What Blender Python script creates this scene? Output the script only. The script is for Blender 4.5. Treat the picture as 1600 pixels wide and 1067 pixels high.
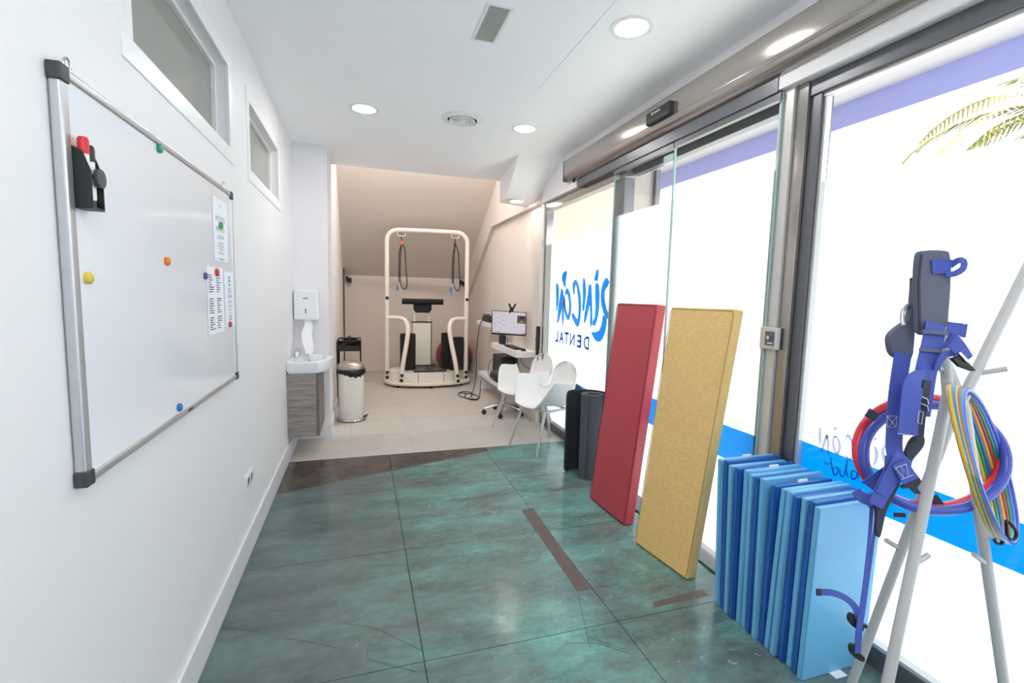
import bpy, bmesh, math, random
from mathutils import Vector, Matrix
random.seed(7)
for o in list(bpy.data.objects): bpy.data.objects.remove(o, do_unlink=True)
SC = bpy.context.scene
COL = SC.collection
# ------------------------------------------------------------------ camera
CAM = Vector((0, 0, 1.5))
RT = Vector((0.95328547, -0.30108954, 0.02432897))
DN = Vector((-0.00680661, -0.10193089, -0.9947682))
FW = Vector((0.30199417, 0.94813247, -0.09921864))
FPX = 745.5757
cd = bpy.data.cameras.new('camera'); cam = bpy.data.objects.new('camera', cd); COL.objects.link(cam)
cd.sensor_fit = 'HORIZONTAL'; cd.sensor_width = 36.0; cd.lens = FPX * 36 / 1600; cd.clip_start = 0.02; cd.clip_end = 300
M = Matrix(((RT.x, -DN.x, -FW.x, CAM.x), (RT.y, -DN.y, -FW.y, CAM.y), (RT.z, -DN.z, -FW.z, CAM.z), (0, 0, 0, 1)))
cam.matrix_world = M
SC.camera = cam
# ------------------------------------------------------------------ world / light / exposure
w = bpy.data.worlds.new('world'); SC.world = w; w.use_nodes = True
bg = w.node_tree.nodes['Background']; bg.inputs[0].default_value = (0.885, 0.93, 1.0, 1); bg.inputs[1].default_value = 2.5
SC.view_settings.view_transform = 'Standard'; SC.view_settings.look = 'None'
SC.view_settings.gamma = 1.0; SC.view_settings.use_curve_mapping = False
SC.view_settings.exposure = 1.2
SC.cycles.use_denoising = True
SC.cycles.max_bounces = 10; SC.cycles.diffuse_bounces = 6; SC.cycles.glossy_bounces = 4
SC.cycles.transmission_bounces = 8; SC.cycles.transparent_max_bounces = 24
SC.cycles.sample_clamp_indirect = 6.0
sun = bpy.data.lights.new('sun', 'SUN'); sun.energy = 11; sun.angle = 0.009; sun.color = (1.0, 0.95, 0.88)
so0 = bpy.data.objects.new('sun', sun); COL.objects.link(so0); so0.location = (8, 0, 12)
so0.rotation_euler = Vector((-0.22, 0.12, -1)).to_track_quat('-Z', 'Y').to_euler()
def area_light(name, loc, direction, sx, sy, power, color):
    l = bpy.data.lights.new(name, 'AREA'); l.shape = 'RECTANGLE'; l.size = sx; l.size_y = sy; l.energy = power; l.color = color
    o = bpy.data.objects.new(name, l); COL.objects.link(o); o.location = loc
    o.rotation_euler = Vector(direction).to_track_quat('-Z', 'Y').to_euler(); return o
# ceiling lamps of the stairwell void over the back room
area_light('stairwell_lamp', (0.75, 5.98, 3.55), (0, 0.55, -1), 1.6, 0.12, 15, (1.0, 0.92, 0.86))
# unseen fill light added behind the camera, no fixture there
area_light('rear_fill', (0.3, -0.6, 2.84), (0, 0, -1), 0.9, 0.9, 14, (1.0, 0.96, 0.92))

# ------------------------------------------------------------------ pixel -> point helpers (frame 1600x1067)
def ray(px, py):
    return RT * ((px - 800) / FPX) + DN * ((py - 533.5) / FPX) + FW
def at(px, py, ax, val):
    d = ray(px, py); i = 'xyz'.index(ax); return CAM + d * ((val - CAM[i]) / d[i])
def atd(px, py, depth): return CAM + ray(px, py) * depth

# ------------------------------------------------------------------ materials
def lin(c): return tuple(((v / 255) / 12.92 if v / 255 <= 0.04045 else ((v / 255 + 0.055) / 1.055) ** 2.4) for v in c) + (1.0,)
MATS = {}
def mat(name, rgb, rough=0.5, metal=0.0, noise=0.0, nscale=20, bump=0.0, bscale=60, coat=0.0, spec=0.5, emit=None, estr=0.0, stretch=None, rgb2=None, aniso=0):
    if name in MATS: return MATS[name]
    m = bpy.data.materials.new(name); m.use_nodes = True; MATS[name] = m
    nt = m.node_tree; p = nt.nodes['Principled BSDF']; L = nt.links
    c1 = lin(rgb); p.inputs['Base Color'].default_value = c1; p.inputs['Roughness'].default_value = rough
    p.inputs['Metallic'].default_value = metal; p.inputs['Specular IOR Level'].default_value = spec; p.inputs['Coat Weight'].default_value = coat
    tc = nt.nodes.new('ShaderNodeTexCoord'); src = tc.outputs['Object']
    if stretch:
        mp = nt.nodes.new('ShaderNodeMapping'); mp.inputs['Scale'].default_value = stretch; L.new(src, mp.inputs[0]); src = mp.outputs[0]
    if noise > 0 or rgb2:
        n = nt.nodes.new('ShaderNodeTexNoise'); n.inputs['Scale'].default_value = nscale; n.inputs['Detail'].default_value = 5; L.new(src, n.inputs['Vector'])
        r = nt.nodes.new('ShaderNodeValToRGB'); r.color_ramp.elements[0].position = 0.35; r.color_ramp.elements[1].position = 0.65
        if rgb2: ca = lin(rgb2)
        else: ca = tuple(v * (1 - noise) for v in c1[:3]) + (1,)
        r.color_ramp.elements[0].color = ca; r.color_ramp.elements[1].color = c1
        L.new(n.outputs[0], r.inputs[0]); L.new(r.outputs[0], p.inputs['Base Color'])
    if bump > 0:
        n2 = nt.nodes.new('ShaderNodeTexNoise'); n2.inputs['Scale'].default_value = bscale; n2.inputs['Detail'].default_value = 4; L.new(src, n2.inputs['Vector'])
        b = nt.nodes.new('ShaderNodeBump'); b.inputs['Strength'].default_value = bump; b.inputs['Distance'].default_value = 0.01
        L.new(n2.outputs[0], b.inputs['Height']); L.new(b.outputs[0], p.inputs['Normal'])
    if emit:
        p.inputs['Emission Color'].default_value = tuple(emit) + (1,); p.inputs['Emission Strength'].default_value = estr
    return m
def glass_mat(name, tint=(0.97, 1.0, 0.99), refl=1.0):
    m = bpy.data.materials.new(name); m.use_nodes = True; nt = m.node_tree; nt.nodes.clear(); L = nt.links
    o = nt.nodes.new('ShaderNodeOutputMaterial'); t = nt.nodes.new('ShaderNodeBsdfTransparent'); t.inputs[0].default_value = tint + (1,)
    g = nt.nodes.new('ShaderNodeBsdfGlossy'); g.inputs['Roughness'].default_value = 0.01
    lw = nt.nodes.new('ShaderNodeLayerWeight'); pw = nt.nodes.new('ShaderNodeMath'); pw.operation = 'POWER'; L.new(lw.outputs['Facing'], pw.inputs[0]); pw.inputs[1].default_value = 5.0
    f = nt.nodes.new('ShaderNodeMath'); f.operation = 'MULTIPLY_ADD'; L.new(pw.outputs[0], f.inputs[0]); f.inputs[1].default_value = 0.55; f.inputs[2].default_value = 0.035
    mx = nt.nodes.new('ShaderNodeMixShader'); L.new(f.outputs[0], mx.inputs[0]); L.new(t.outputs[0], mx.inputs[1]); L.new(g.outputs[0], mx.inputs[2]); L.new(mx.outputs[0], o.inputs[0])
    MATS[name] = m; return m
def film_mat(name, rgb, trans=0.8):
    m = bpy.data.materials.new(name); m.use_nodes = True; nt = m.node_tree; nt.nodes.clear(); L = nt.links
    o = nt.nodes.new('ShaderNodeOutputMaterial'); t = nt.nodes.new('ShaderNodeBsdfTranslucent'); d = nt.nodes.new('ShaderNodeBsdfDiffuse')
    t.inputs[0].default_value = lin(rgb); d.inputs[0].default_value = lin(rgb)
    mx = nt.nodes.new('ShaderNodeMixShader'); mx.inputs[0].default_value = trans; L.new(d.outputs[0], mx.inputs[1]); L.new(t.outputs[0], mx.inputs[2]); L.new(mx.outputs[0], o.inputs[0])
    MATS[name] = m; return m
def floor_mat():
    m = bpy.data.materials.new('teal_floor'); m.use_nodes = True; nt = m.node_tree; L = nt.links; p = nt.nodes['Principled BSDF']
    g = nt.nodes.new('ShaderNodeNewGeometry')
    def noise(scale, sx, sy, det=6, rough=0.6, off=(0, 0, 0), dist=0.0):
        mp = nt.nodes.new('ShaderNodeMapping'); mp.inputs['Scale'].default_value = (sx, sy, 1); mp.inputs['Location'].default_value = off
        L.new(g.outputs['Position'], mp.inputs[0]); n = nt.nodes.new('ShaderNodeTexNoise'); n.inputs['Scale'].default_value = scale
        n.inputs['Detail'].default_value = det; n.inputs['Roughness'].default_value = rough; n.inputs['Distortion'].default_value = dist; L.new(mp.outputs[0], n.inputs['Vector']); return n.outputs[0]
    def ramp(v, stops):
        r = nt.nodes.new('ShaderNodeValToRGB'); e = r.color_ramp.elements
        e[0].position, e[0].color = stops[0][0], lin(stops[0][1]); e[1].position, e[1].color = stops[-1][0], lin(stops[-1][1])
        for s in stops[1:-1]:
            k = e.new(s[0]); k.color = lin(s[1])
        L.new(v, r.inputs[0]); return r.outputs[0]
    def mix(f, a, b, mode='MIX'):
        x = nt.nodes.new('ShaderNodeMix'); x.data_type = 'RGBA'; x.blend_type = mode
        if isinstance(f, float): x.inputs[0].default_value = f
        else: L.new(f, x.inputs[0])
        L.new(a, x.inputs[6]); L.new(b, x.inputs[7]); return x.outputs[2]
    base = ramp(noise(1.5, 0.8, 1.6, 9, 0.70, (3.1, 1.7, 0), 0.3), [(0.34, (94, 106, 105)), (0.46, (102, 126, 123)), (0.56, (106, 150, 145)), (0.68, (122, 176, 170))])
    streak = ramp(noise(2.2, 0.55, 2.8, 9, 0.74, (7.3, 4.1, 0), 0.3), [(0.36, (112, 110, 108)), (0.5, (184, 184, 184)), (0.66, (206, 206, 206))])
    c = mix(0.40, base, streak, 'OVERLAY')
    fine = ramp(noise(16, 1, 1.5, 8, 0.75, (0, 0, 0)), [(0.35, (168, 168, 168)), (0.65, (202, 202, 202))])
    c = mix(0.8, c, fine, 'OVERLAY')
    speck = noise(9, 1, 1, 3, 0.5, (5, 5, 0), 3.0)
    sr = nt.nodes.new('ShaderNodeMapRange'); sr.inputs[1].default_value = 0.67; sr.inputs[2].default_value = 0.72; sr.inputs[4].default_value = 0.45; L.new(speck, sr.inputs[0])
    pale = nt.nodes.new('ShaderNodeRGB'); pale.outputs[0].default_value = lin((150, 196, 190)); c = mix(sr.outputs[0], c, pale.outputs[0])
    # dull grey zone along the white wall: grey mixed in towards the left
    sx = nt.nodes.new('ShaderNodeSeparateXYZ'); L.new(g.outputs['Position'], sx.inputs[0])
    nn = noise(1.1, 1, 1.2, 5, 0.6, (1.5, 9, 0))
    def math_(op, a, b):
        k = nt.nodes.new('ShaderNodeMath'); k.operation = op
        for i, v in enumerate((a, b)):
            if isinstance(v, (int, float)): k.inputs[i].default_value = v
            else: L.new(v, k.inputs[i])
        return k.outputs[0]
    ww = math_('ADD', sx.outputs[0], math_('MULTIPLY', math_('SUBTRACT', nn, 0.5), 1.6))
    mr = nt.nodes.new('ShaderNodeMapRange'); mr.inputs[1].default_value = 0.75; mr.inputs[2].default_value = -0.35; mr.inputs[3].default_value = 0.0; mr.inputs[4].default_value = 0.8; L.new(ww, mr.inputs[0])
    greyc = ramp(noise(3.5, 0.7, 1.6, 7, 0.7, (2, 2, 0)), [(0.35, (76, 84, 84)), (0.65, (100, 116, 115))]); c = mix(mr.outputs[0], c, greyc)
    # brown bare wedge along the pale tiles
    lim = math_('SUBTRACT', math_('ADD', sx.outputs[1], math_('MULTIPLY', math_('SUBTRACT', nn, 0.5), 0.10)), math_('ADD', math_('MULTIPLY', sx.outputs[0], 0.34), 3.90))
    inx = math_('LESS_THAN', sx.outputs[0], 1.16)
    br = nt.nodes.new('ShaderNodeMapRange'); br.inputs[1].default_value = -0.015; br.inputs[2].default_value = 0.02; L.new(lim, br.inputs[0])
    brown = ramp(noise(5, 1, 1.5, 6, 0.6, (0, 3, 0)), [(0.35, (70, 64, 61)), (0.65, (88, 80, 76))]); c = mix(math_('MULTIPLY', br.outputs[0], inx), c, brown)
    L.new(c, p.inputs['Base Color'])
    rr = ramp(noise(4, 1, 1, 5, 0.6, (8, 0, 0)), [(0.3, (95, 95, 95)), (0.7, (140, 140, 140))]); L.new(rr, p.inputs['Roughness'])
    p.inputs['Specular IOR Level'].default_value = 0.5
    b = nt.nodes.new('ShaderNodeBump'); b.inputs['Strength'].default_value = 0.06; L.new(noise(25, 1, 1, 6, 0.7), b.inputs['Height']); L.new(b.outputs[0], p.inputs['Normal'])
    MATS['teal_floor'] = m; return m

WALL = mat('white_wall', (236, 234, 236), 0.55, bump=0.02, bscale=90)
CEILM = mat('ceiling_white', (251, 251, 253), 0.7)
WARM = mat('warm_wall', (226, 217, 209), 0.7, bump=0.03, bscale=60)
BASEM = mat('baseboard_white', (226, 227, 232), 0.35)
TEAL = floor_mat()
PALE = mat('pale_tile', (206, 199, 193), 0.38, noise=0.07, nscale=3, stretch=(1, 2.2, 1))
GROUT = mat('grout_dark', (62, 72, 72), 0.8); GROUT2 = mat('grout_pale', (176, 168, 162), 0.8)
STEEL = mat('brushed_steel', (172, 166, 162), 0.14, 0.8, noise=0.06, nscale=3, stretch=(30, 0.5, 30))
STEEL_D = mat('dark_frame', (108, 109, 114), 0.38, 0.6)
STEEL_L = mat('light_frame', (206, 203, 202), 0.4, 0.35)
ALU = mat('aluminium', (196, 198, 202), 0.3, 0.75)
CHROME = mat('chrome', (215, 216, 220), 0.12, 1.0)
GALV = mat('rack_grey', (190, 189, 190), 0.45, 0.1)
BLACK = mat('black_plastic', (26, 27, 30), 0.45); BLACKF = mat('black_foam', (30, 31, 34), 0.8, bump=0.1, bscale=200)
RUBBER = mat('black_rubber', (18, 18, 20), 0.7); CABLE = mat('cable_black', (20, 20, 22), 0.6)
WHITE_GLOSS = mat('white_gloss', (240, 241, 243), 0.18); WHITE_PL = mat('white_plastic', (238, 238, 238), 0.38); CREAM = mat('cream_enamel', (236, 231, 222), 0.28)
BOARD = mat('whiteboard_white', (238, 240, 246), 0.12, coat=0.3)
GREYGLASS = mat('grey_glazing', (150, 147, 140), 0.06, spec=0.6)
GLASS = glass_mat('clear_glass'); GLASSEDGE = mat('glass_edge_green', (164, 192, 188), 0.15)
FILM = film_mat('frosted_film', (212, 219, 222), 0.85)
FILMBLUE = film_mat('blue_film', (0, 128, 214), 0.8); FILMDENT = film_mat('blue_lettering', (8, 70, 150), 0.75); FILMGREY = film_mat('grey_lettering', (160, 160, 184), 0.75); FILMNAVY = film_mat('navy_lettering', (10, 50, 120), 0.75)
PAPER = mat('paper', (238, 240, 247), 0.8); INK = mat('ink', (40, 42, 52), 0.8)
LAMP = mat('lamp_face', (255, 255, 255), 0.4, emit=(1.0, 0.965, 0.93), estr=50)
LAMPW = mat('lamp_face_warm', (255, 255, 255), 0.4, emit=(1.0, 0.88, 0.76), estr=25)

# ------------------------------------------------------------------ mesh builder
def tag(o, label=None, cat=None, group=None, kind=None):
    for k, v in (('label', label), ('category', cat), ('group', group), ('kind', kind)):
        if v: o[k] = v
    return o
def empty(name, loc, label=None, cat=None, group=None, kind=None):
    o = bpy.data.objects.new(name, None); COL.objects.link(o); o.location = loc; o.empty_display_size = 0.05
    return tag(o, label, cat, group, kind)
def woff(p):
    v = Vector((0, 0, 0))
    while p is not None: v += p.location; p = p.parent
    return v
class MB:
    def __init__(s): s.v = []; s.f = []
    def add(s, vs, fs):
        n = len(s.v); s.v += [tuple(x) for x in vs]; s.f += [tuple(i + n for i in f) for f in fs]; return s
    def box(s, lo, hi):
        x0, y0, z0 = lo; x1, y1, z1 = hi
        return s.add([(x0, y0, z0), (x1, y0, z0), (x1, y1, z0), (x0, y1, z0), (x0, y0, z1), (x1, y0, z1), (x1, y1, z1), (x0, y1, z1)],
                     [(3, 2, 1, 0), (4, 5, 6, 7), (0, 1, 5, 4), (1, 2, 6, 5), (2, 3, 7, 6), (3, 0, 4, 7)])
    def hexa(s, b, t):   # bottom quad, top quad (lists of 4 points, same order)
        return s.add(list(b) + list(t), [(3, 2, 1, 0), (4, 5, 6, 7), (0, 1, 5, 4), (1, 2, 6, 5), (2, 3, 7, 6), (3, 0, 4, 7)])
    def tube(s, pts, r, n=8, closed=False, rad=None):
        pts = [Vector(p) for p in pts]; k = len(pts); rings = []
        up = None
        for i, p in enumerate(pts):
            if closed: t = pts[(i + 1) % k] - pts[i - 1]
            else: t = pts[min(i + 1, k - 1)] - pts[max(i - 1, 0)]
            t.normalize()
            if up is None:
                a = Vector((0, 0, 1)) if abs(t.z) < 0.9 else Vector((1, 0, 0)); up = (a - t * a.dot(t)).normalized()
            else:
                up = (up - t * up.dot(t)); up = up.normalized() if up.length > 1e-6 else t.orthogonal().normalized()
            sd = t.cross(up); rr = rad[i] if rad else r
            rings.append([p + (up * math.cos(2 * math.pi * j / n) + sd * math.sin(2 * math.pi * j / n)) * rr for j in range(n)])
        vs = [q for g in rings for q in g]; fs = []
        for i in range(k if closed else k - 1):
            a = i * n; b = ((i + 1) % k) * n
            for j in range(n): fs.append((a + j, b + j, b + (j + 1) % n, a + (j + 1) % n))
        if not closed: fs.append(tuple(range(n))); fs.append(tuple(range((k - 1) * n, k * n))[::-1])
        return s.add(vs, fs)
    def lathe(s, prof, c=(0, 0, 0), n=24, axis='z', sx=1, sy=1):
        vs = []; fs = []; k = len(prof)
        for r, h in prof:
            for j in range(n):
                a = 2 * math.pi * j / n; u, v = r * math.cos(a) * sx, r * math.sin(a) * sy
                vs.append({'z': (c[0] + u, c[1] + v, c[2] + h), 'x': (c[0] + h, c[1] + u, c[2] + v), 'y': (c[0] + u, c[1] + h, c[2] + v)}[axis])
        for i in range(k - 1):
            for j in range(n): fs.append((i * n + j, i * n + (j + 1) % n, (i + 1) * n + (j + 1) % n, (i + 1) * n + j))
        if prof[0][0] > 1e-6: fs.append(tuple(range(n))[::-1])
        if prof[-1][0] > 1e-6: fs.append(tuple(range((k - 1) * n, k * n)))
        return s.add(vs, fs)
    def prism(s, poly, ax, a, b):   # polygon in the two other axes (cyclic order kept), extruded along ax
        def P(u, v, h): return {'x': (h, u, v), 'y': (u, h, v), 'z': (u, v, h)}[ax]
        n = len(poly); vs = [P(u, v, a) for u, v in poly] + [P(u, v, b) for u, v in poly]
        return s.add(vs, [tuple(range(n))[::-1], tuple(range(n, 2 * n))] + [(i, (i + 1) % n, n + (i + 1) % n, n + i) for i in range(n)])
    def slab(s, pts, nrm):          # planar 3D polygon extruded by a vector
        n = len(pts); pts = [Vector(p) for p in pts]; nrm = Vector(nrm)
        return s.add(pts + [p + nrm for p in pts], [tuple(range(n))[::-1], tuple(range(n, 2 * n))] + [(i, (i + 1) % n, n + (i + 1) % n, n + i) for i in range(n)])
    def ribbon(s, pts, width, th, nrm):  # flat strap along pts; nrm = facing direction(s)
        pts = [Vector(p) for p in pts]; k = len(pts); vs = []; fs = []
        for i, p in enumerate(pts):
            t = (pts[min(i + 1, k - 1)] - pts[max(i - 1, 0)]).normalized()
            nv = Vector(nrm[i] if isinstance(nrm, list) else nrm); sd = t.cross(nv).normalized(); nv = sd.cross(t).normalized()
            wd = (width[i] if isinstance(width, (list, tuple)) else width) / 2
            vs += [p + sd * wd + nv * th / 2, p - sd * wd + nv * th / 2, p - sd * wd - nv * th / 2, p + sd * wd - nv * th / 2]
        for i in range(k - 1):
            for j in range(4): fs.append((i * 4 + j, i * 4 + (j + 1) % 4, (i + 1) * 4 + (j + 1) % 4, (i + 1) * 4 + j))
        fs.append((3, 2, 1, 0)); e = (k - 1) * 4; fs.append((e, e + 1, e + 2, e + 3))
        return s.add(vs, fs)
    def build(s, name, m, parent=None, smooth=None, bevel=0.0, seg=2, sub=0, kind=None, recalc=True, origin=None):
        off = woff(parent)
        if origin is not None and parent is None: off = Vector(origin)
        me = bpy.data.meshes.new(name); me.from_pydata([(v[0] - off.x, v[1] - off.y, v[2] - off.z) for v in s.v], [], s.f)
        if recalc:
            bm = bmesh.new(); bm.from_mesh(me); bmesh.ops.recalc_face_normals(bm, faces=bm.faces); bm.to_mesh(me); bm.free()
        me.materials.append(m)
        if smooth is not None:
            for p in me.polygons: p.use_smooth = True
            me.set_sharp_from_angle(angle=math.radians(smooth))
        o = bpy.data.objects.new(name, me); COL.objects.link(o); o.parent = parent
        if origin is not None and parent is None: o.location = off
        if bevel > 0:
            b = o.modifiers.new('bevel', 'BEVEL'); b.width = bevel; b.segments = seg; b.limit_method = 'ANGLE'; b.angle_limit = math.radians(35)
            if smooth is None:
                for p in me.polygons: p.use_smooth = True
                o.modifiers.new('wn', 'WEIGHTED_NORMAL').keep_sharp = True
        if sub:
            b = o.modifiers.new('subd', 'SUBSURF'); b.levels = sub; b.render_levels = sub
        if kind: o['kind'] = kind
        return o
def bx(name, lo, hi, m, parent=None, bevel=0.0, kind=None, seg=2):
    return MB().box(lo, hi).build(name, m, parent, bevel=bevel, kind=kind, seg=seg)
def spline(pts, n=6, closed=False):
    P = [Vector(p) for p in pts]; k = len(P); out = []
    rng = range(k if closed else k - 1)
    for i in rng:
        if closed: a, b, c, d = P[i - 1], P[i], P[(i + 1) % k], P[(i + 2) % k]
        else: a, b, c, d = P[max(i - 1, 0)], P[i], P[i + 1], P[min(i + 2, k - 1)]
        for j in range(n):
            t = j / n; out.append(0.5 * ((2 * b) + (c - a) * t + (2 * a - 5 * b + 4 * c - d) * t * t + (3 * b - a - 3 * c + d) * t ** 3))
    if not closed: out.append(P[-1])
    return out
def text_mesh(name, s, size, m, parent, loc, rot, extrude=0.0, shear=0.0, sx=1.0, bold=0.0):
    c = bpy.data.curves.new(name, 'FONT'); c.body = s; c.size = size; c.extrude = extrude; c.offset = bold; c.shear = shear; c.align_x = 'CENTER'; c.align_y = 'CENTER'; c.resolution_u = 3
    t = bpy.data.objects.new(name + '_t', c); COL.objects.link(t); bpy.context.view_layer.update()
    me = bpy.data.meshes.new_from_object(t.evaluated_get(bpy.context.evaluated_depsgraph_get())); bpy.data.objects.remove(t); bpy.data.curves.remove(c)
    me.name = name
    if sx != 1: me.transform(Matrix.Diagonal((sx, 1, 1, 1)))
    me.materials.clear(); me.materials.append(m)
    o = bpy.data.objects.new(name, me); COL.objects.link(o); o.parent = parent; o.location = Vector(loc) - woff(parent); o.rotation_euler = rot; return o
FACE_X = (math.pi / 2, 0, math.pi / 2)      # text readable when looking towards -x
def gridwall(name, us, vs_, holes, ax, pos, th, m, parent=None, kind='structure'):
    # wall slab in plane ax=pos .. pos+th, spanned by us x vs_ with rectangular holes (index cells)
    bm = bmesh.new(); g = {}
    def P(u, v): return {'x': (pos, u, v), 'y': (u, pos, v), 'z': (u, v, pos)}[ax]
    for i, u in enumerate(us):
        for j, v in enumerate(vs_): g[i, j] = bm.verts.new(P(u, v))
    for i in range(len(us) - 1):
        for j in range(len(vs_) - 1):
            if (i, j) not in holes: bm.faces.new((g[i, j], g[i + 1, j], g[i + 1, j + 1], g[i, j + 1]))
    for vv in [v for v in bm.verts if not v.link_faces]: bm.verts.remove(vv)
    r = bmesh.ops.extrude_face_region(bm, geom=bm.faces[:]); d = {'x': (th, 0, 0), 'y': (0, th, 0), 'z': (0, 0, th)}[ax]
    bmesh.ops.translate(bm, vec=d, verts=[e for e in r['geom'] if isinstance(e, bmesh.types.BMVert)])
    bmesh.ops.recalc_face_normals(bm, faces=bm.faces)
    me = bpy.data.meshes.new(name); bm.to_mesh(me); bm.free(); me.materials.append(m)
    o = bpy.data.objects.new(name, me); COL.objects.link(o); o.parent = parent
    if kind: o['kind'] = kind
    return o

# ================================================================== STRUCTURE
XL, XR, ZC, YB, YS = -0.613, 2.0, 2.875, 9.2, 5.06
# floor: grout bed + slabs
fl = bx('floor', (XL - 0.1, -1.7, -0.1), (2.1, 9.35, -0.006), GROUT, kind='structure')
gx = [-0.653, 0.238, 1.129, 2.02]; gy = [-1.7, -0.84, 0.05, 0.935, 1.82, 2.705, 3.592, 4.405]
for i in range(3):
    for j in range(len(gy) - 1):
        bx('tile', (gx[i] + 0.002, gy[j] + 0.002, -0.006), (gx[i + 1] - 0.002, gy[j + 1] - 0.002, 0.0), TEAL, fl)
bx('pale_bed', (XL - 0.05, 4.405, -0.006), (2.05, 9.3, -0.002), GROUT2, fl)
px = [-0.69, -0.106, 0.474, 1.054, 1.634, 2.03]; py = [4.409, 5.085, 5.675, 6.265, 6.855, 7.445, 8.035, 8.625, 9.2]
for i in range(5):
    for j in range(8):
        bx('pale_tile', (px[i] + 0.0012, py[j] + 0.0012, -0.003), (px[i + 1] - 0.0012, py[j + 1] - 0.0012, 0.0), PALE, fl)
TAPE = mat('tape_residue', (104, 92, 88), 0.6, noise=0.15, nscale=14)
for poly in ([(1.062, 3.018), (1.150, 3.036), (1.119, 2.076), (1.043, 2.072)], [(1.40, 3.27), (1.80, 3.285), (1.80, 3.325), (1.36, 3.30)], [(1.35, 1.862), (1.365, 1.895), (1.68, 1.92), (1.68, 1.865)]):
    MB().prism(poly, 'z', 0.0001, 0.0006).build('tape_residue', TAPE, fl)
SCR_ = mat('scratch_dark', (44, 56, 56), 0.7)
for q in ([(344, 982), (385, 984), (420, 991)], [(446, 997), (490, 1004), (526, 1012)], [(539, 974), (586, 982), (625, 1000), (662, 1018)], [(577, 1001), (574, 1018), (578, 1031), (603, 1037), (650, 1050)],
          [(917, 993), (938, 1003), (960, 1014)], [(975, 979), (992, 994), (1011, 1010)], [(882, 1005), (930, 1005), (968, 1016), (992, 1023)], [(745, 770), (753, 763)], [(903, 930), (910, 960), (922, 1012)], [(930, 990), (936, 1000), (975, 1014)]):
    P_ = spline([at(a, b, 'z', 0.0004) for a, b in q], 4)
    MB().ribbon(P_, 0.0022, 0.0003, (0, 0, 1)).build('scratch', SCR_, fl)
# left wall with two transom openings
wl = gridwall('wall_left', [-1.7, 1.69, 2.76, 3.22, 4.255, YS + 0.1], [0, 2.185, 2.575, 4.2], {(1, 1), (3, 1)}, 'x', XL, -0.14, WALL)
# column / left wall of the back room
bx('wall_column', (XL - 0.1, YS, 0), (-0.30, 9.35, 4.3), WALL, kind='structure')
bx('wall_back', (-0.4, YB, 0), (2.2, YB + 0.12, 4.3), WARM, kind='structure')
bx('wall_front', (XL - 0.1, -1.75, 0), (2.1, -1.62, 2.95), WALL, kind='structure')
# ceiling slab with raised service panel
ce = bx('ceiling', (XL - 0.1, -1.7, ZC), (2.1, 5.8, ZC + 0.14), CEILM, kind='structure')
bx('service_panel', (1.146, -0.9, ZC - 0.004), (1.503, 3.222, ZC + 0.01), CEILM, ce, bevel=0.002)
# sloping underside of the stair over the back room
SL = 0.64
MB().prism([(YB + 0.02, 1.765 - 0.02 * SL), (YB + 0.02, 1.95), (5.3, 1.765 + SL * (YB - 5.3) + 0.18), (5.3, 1.765 + SL * (YB - 5.3))], 'x', -0.35, 2.1).build('ceiling_slope', WARM, kind='structure')
bx('wall_upper', (-0.35, 5.70, ZC + 0.1), (2.1, 5.8, 4.4), WARM, kind='structure')
# right wall of the back room: lower plane, upper part proud with a stepped lower edge
wr = bx('wall_right', (2.0, 5.12, 0), (2.12, 9.3, 4.3), WARM, kind='structure')
MB().prism([(5.12, 2.53), (7.28, 2.53), (9.2, 1.305), (9.2, 4.2), (5.12, 4.2)], 'x', 1.94, 2.02).build('upper_band', WARM, wr)
bx('pilaster', (1.975, 5.12, 0), (2.06, 5.21, 2.53), WALL, wr)
# wall over the glazing
bx('wall_over_glass', (1.94, -1.7, 2.515), (2.12, 5.13, ZC + 0.05), WALL, kind='structure')
# sloping soffit wedge next to the glass with its lamp
so = MB().hexa([(1.575, 5.28, 2.584), (1.95, 5.30, 2.575), (1.95, 5.72, 2.575), (1.622, 5.72, 2.60)],
               [(1.503, 4.62, ZC + 0.01), (1.95, 4.50, ZC + 0.01), (1.95, 5.78, ZC + 0.01), (1.622, 5.744, ZC + 0.01)]).build('ceiling_soffit', CEILM, kind='structure')
# baseboards
bx('baseboard_left', (XL, -1.6, 0), (XL + 0.014, YS, 0.148), BASEM, bevel=0.004, kind='structure')
bx('baseboard_column', (XL + 0.014, YS - 0.014, 0), (-0.286, YS, 0.14), BASEM, bevel=0.004, kind='structure')
bx('baseboard_side', (-0.30, YS, 0), (-0.286, 9.2, 0.13), BASEM, bevel=0.004, kind='structure')
bx('baseboard_back', (-0.286, YB - 0.014, 0), (2.0, YB, 0.13), WARM, bevel=0.004, kind='structure')
bx('baseboard_right', (1.986, 5.21, 0), (2.0, 9.186, 0.13), WARM, bevel=0.004, kind='structure')
# dark edge of the door frame in the left back corner
bx('trim_1', (-0.30, 9.02, 0), (-0.272, 9.09, 2.0), BLACK, bevel=0.004, kind='structure')
bx('door_2', (-0.30, 8.12, 0), (-0.29, 9.02, 1.96), WARM, bevel=0.003, kind='structure')

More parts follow.
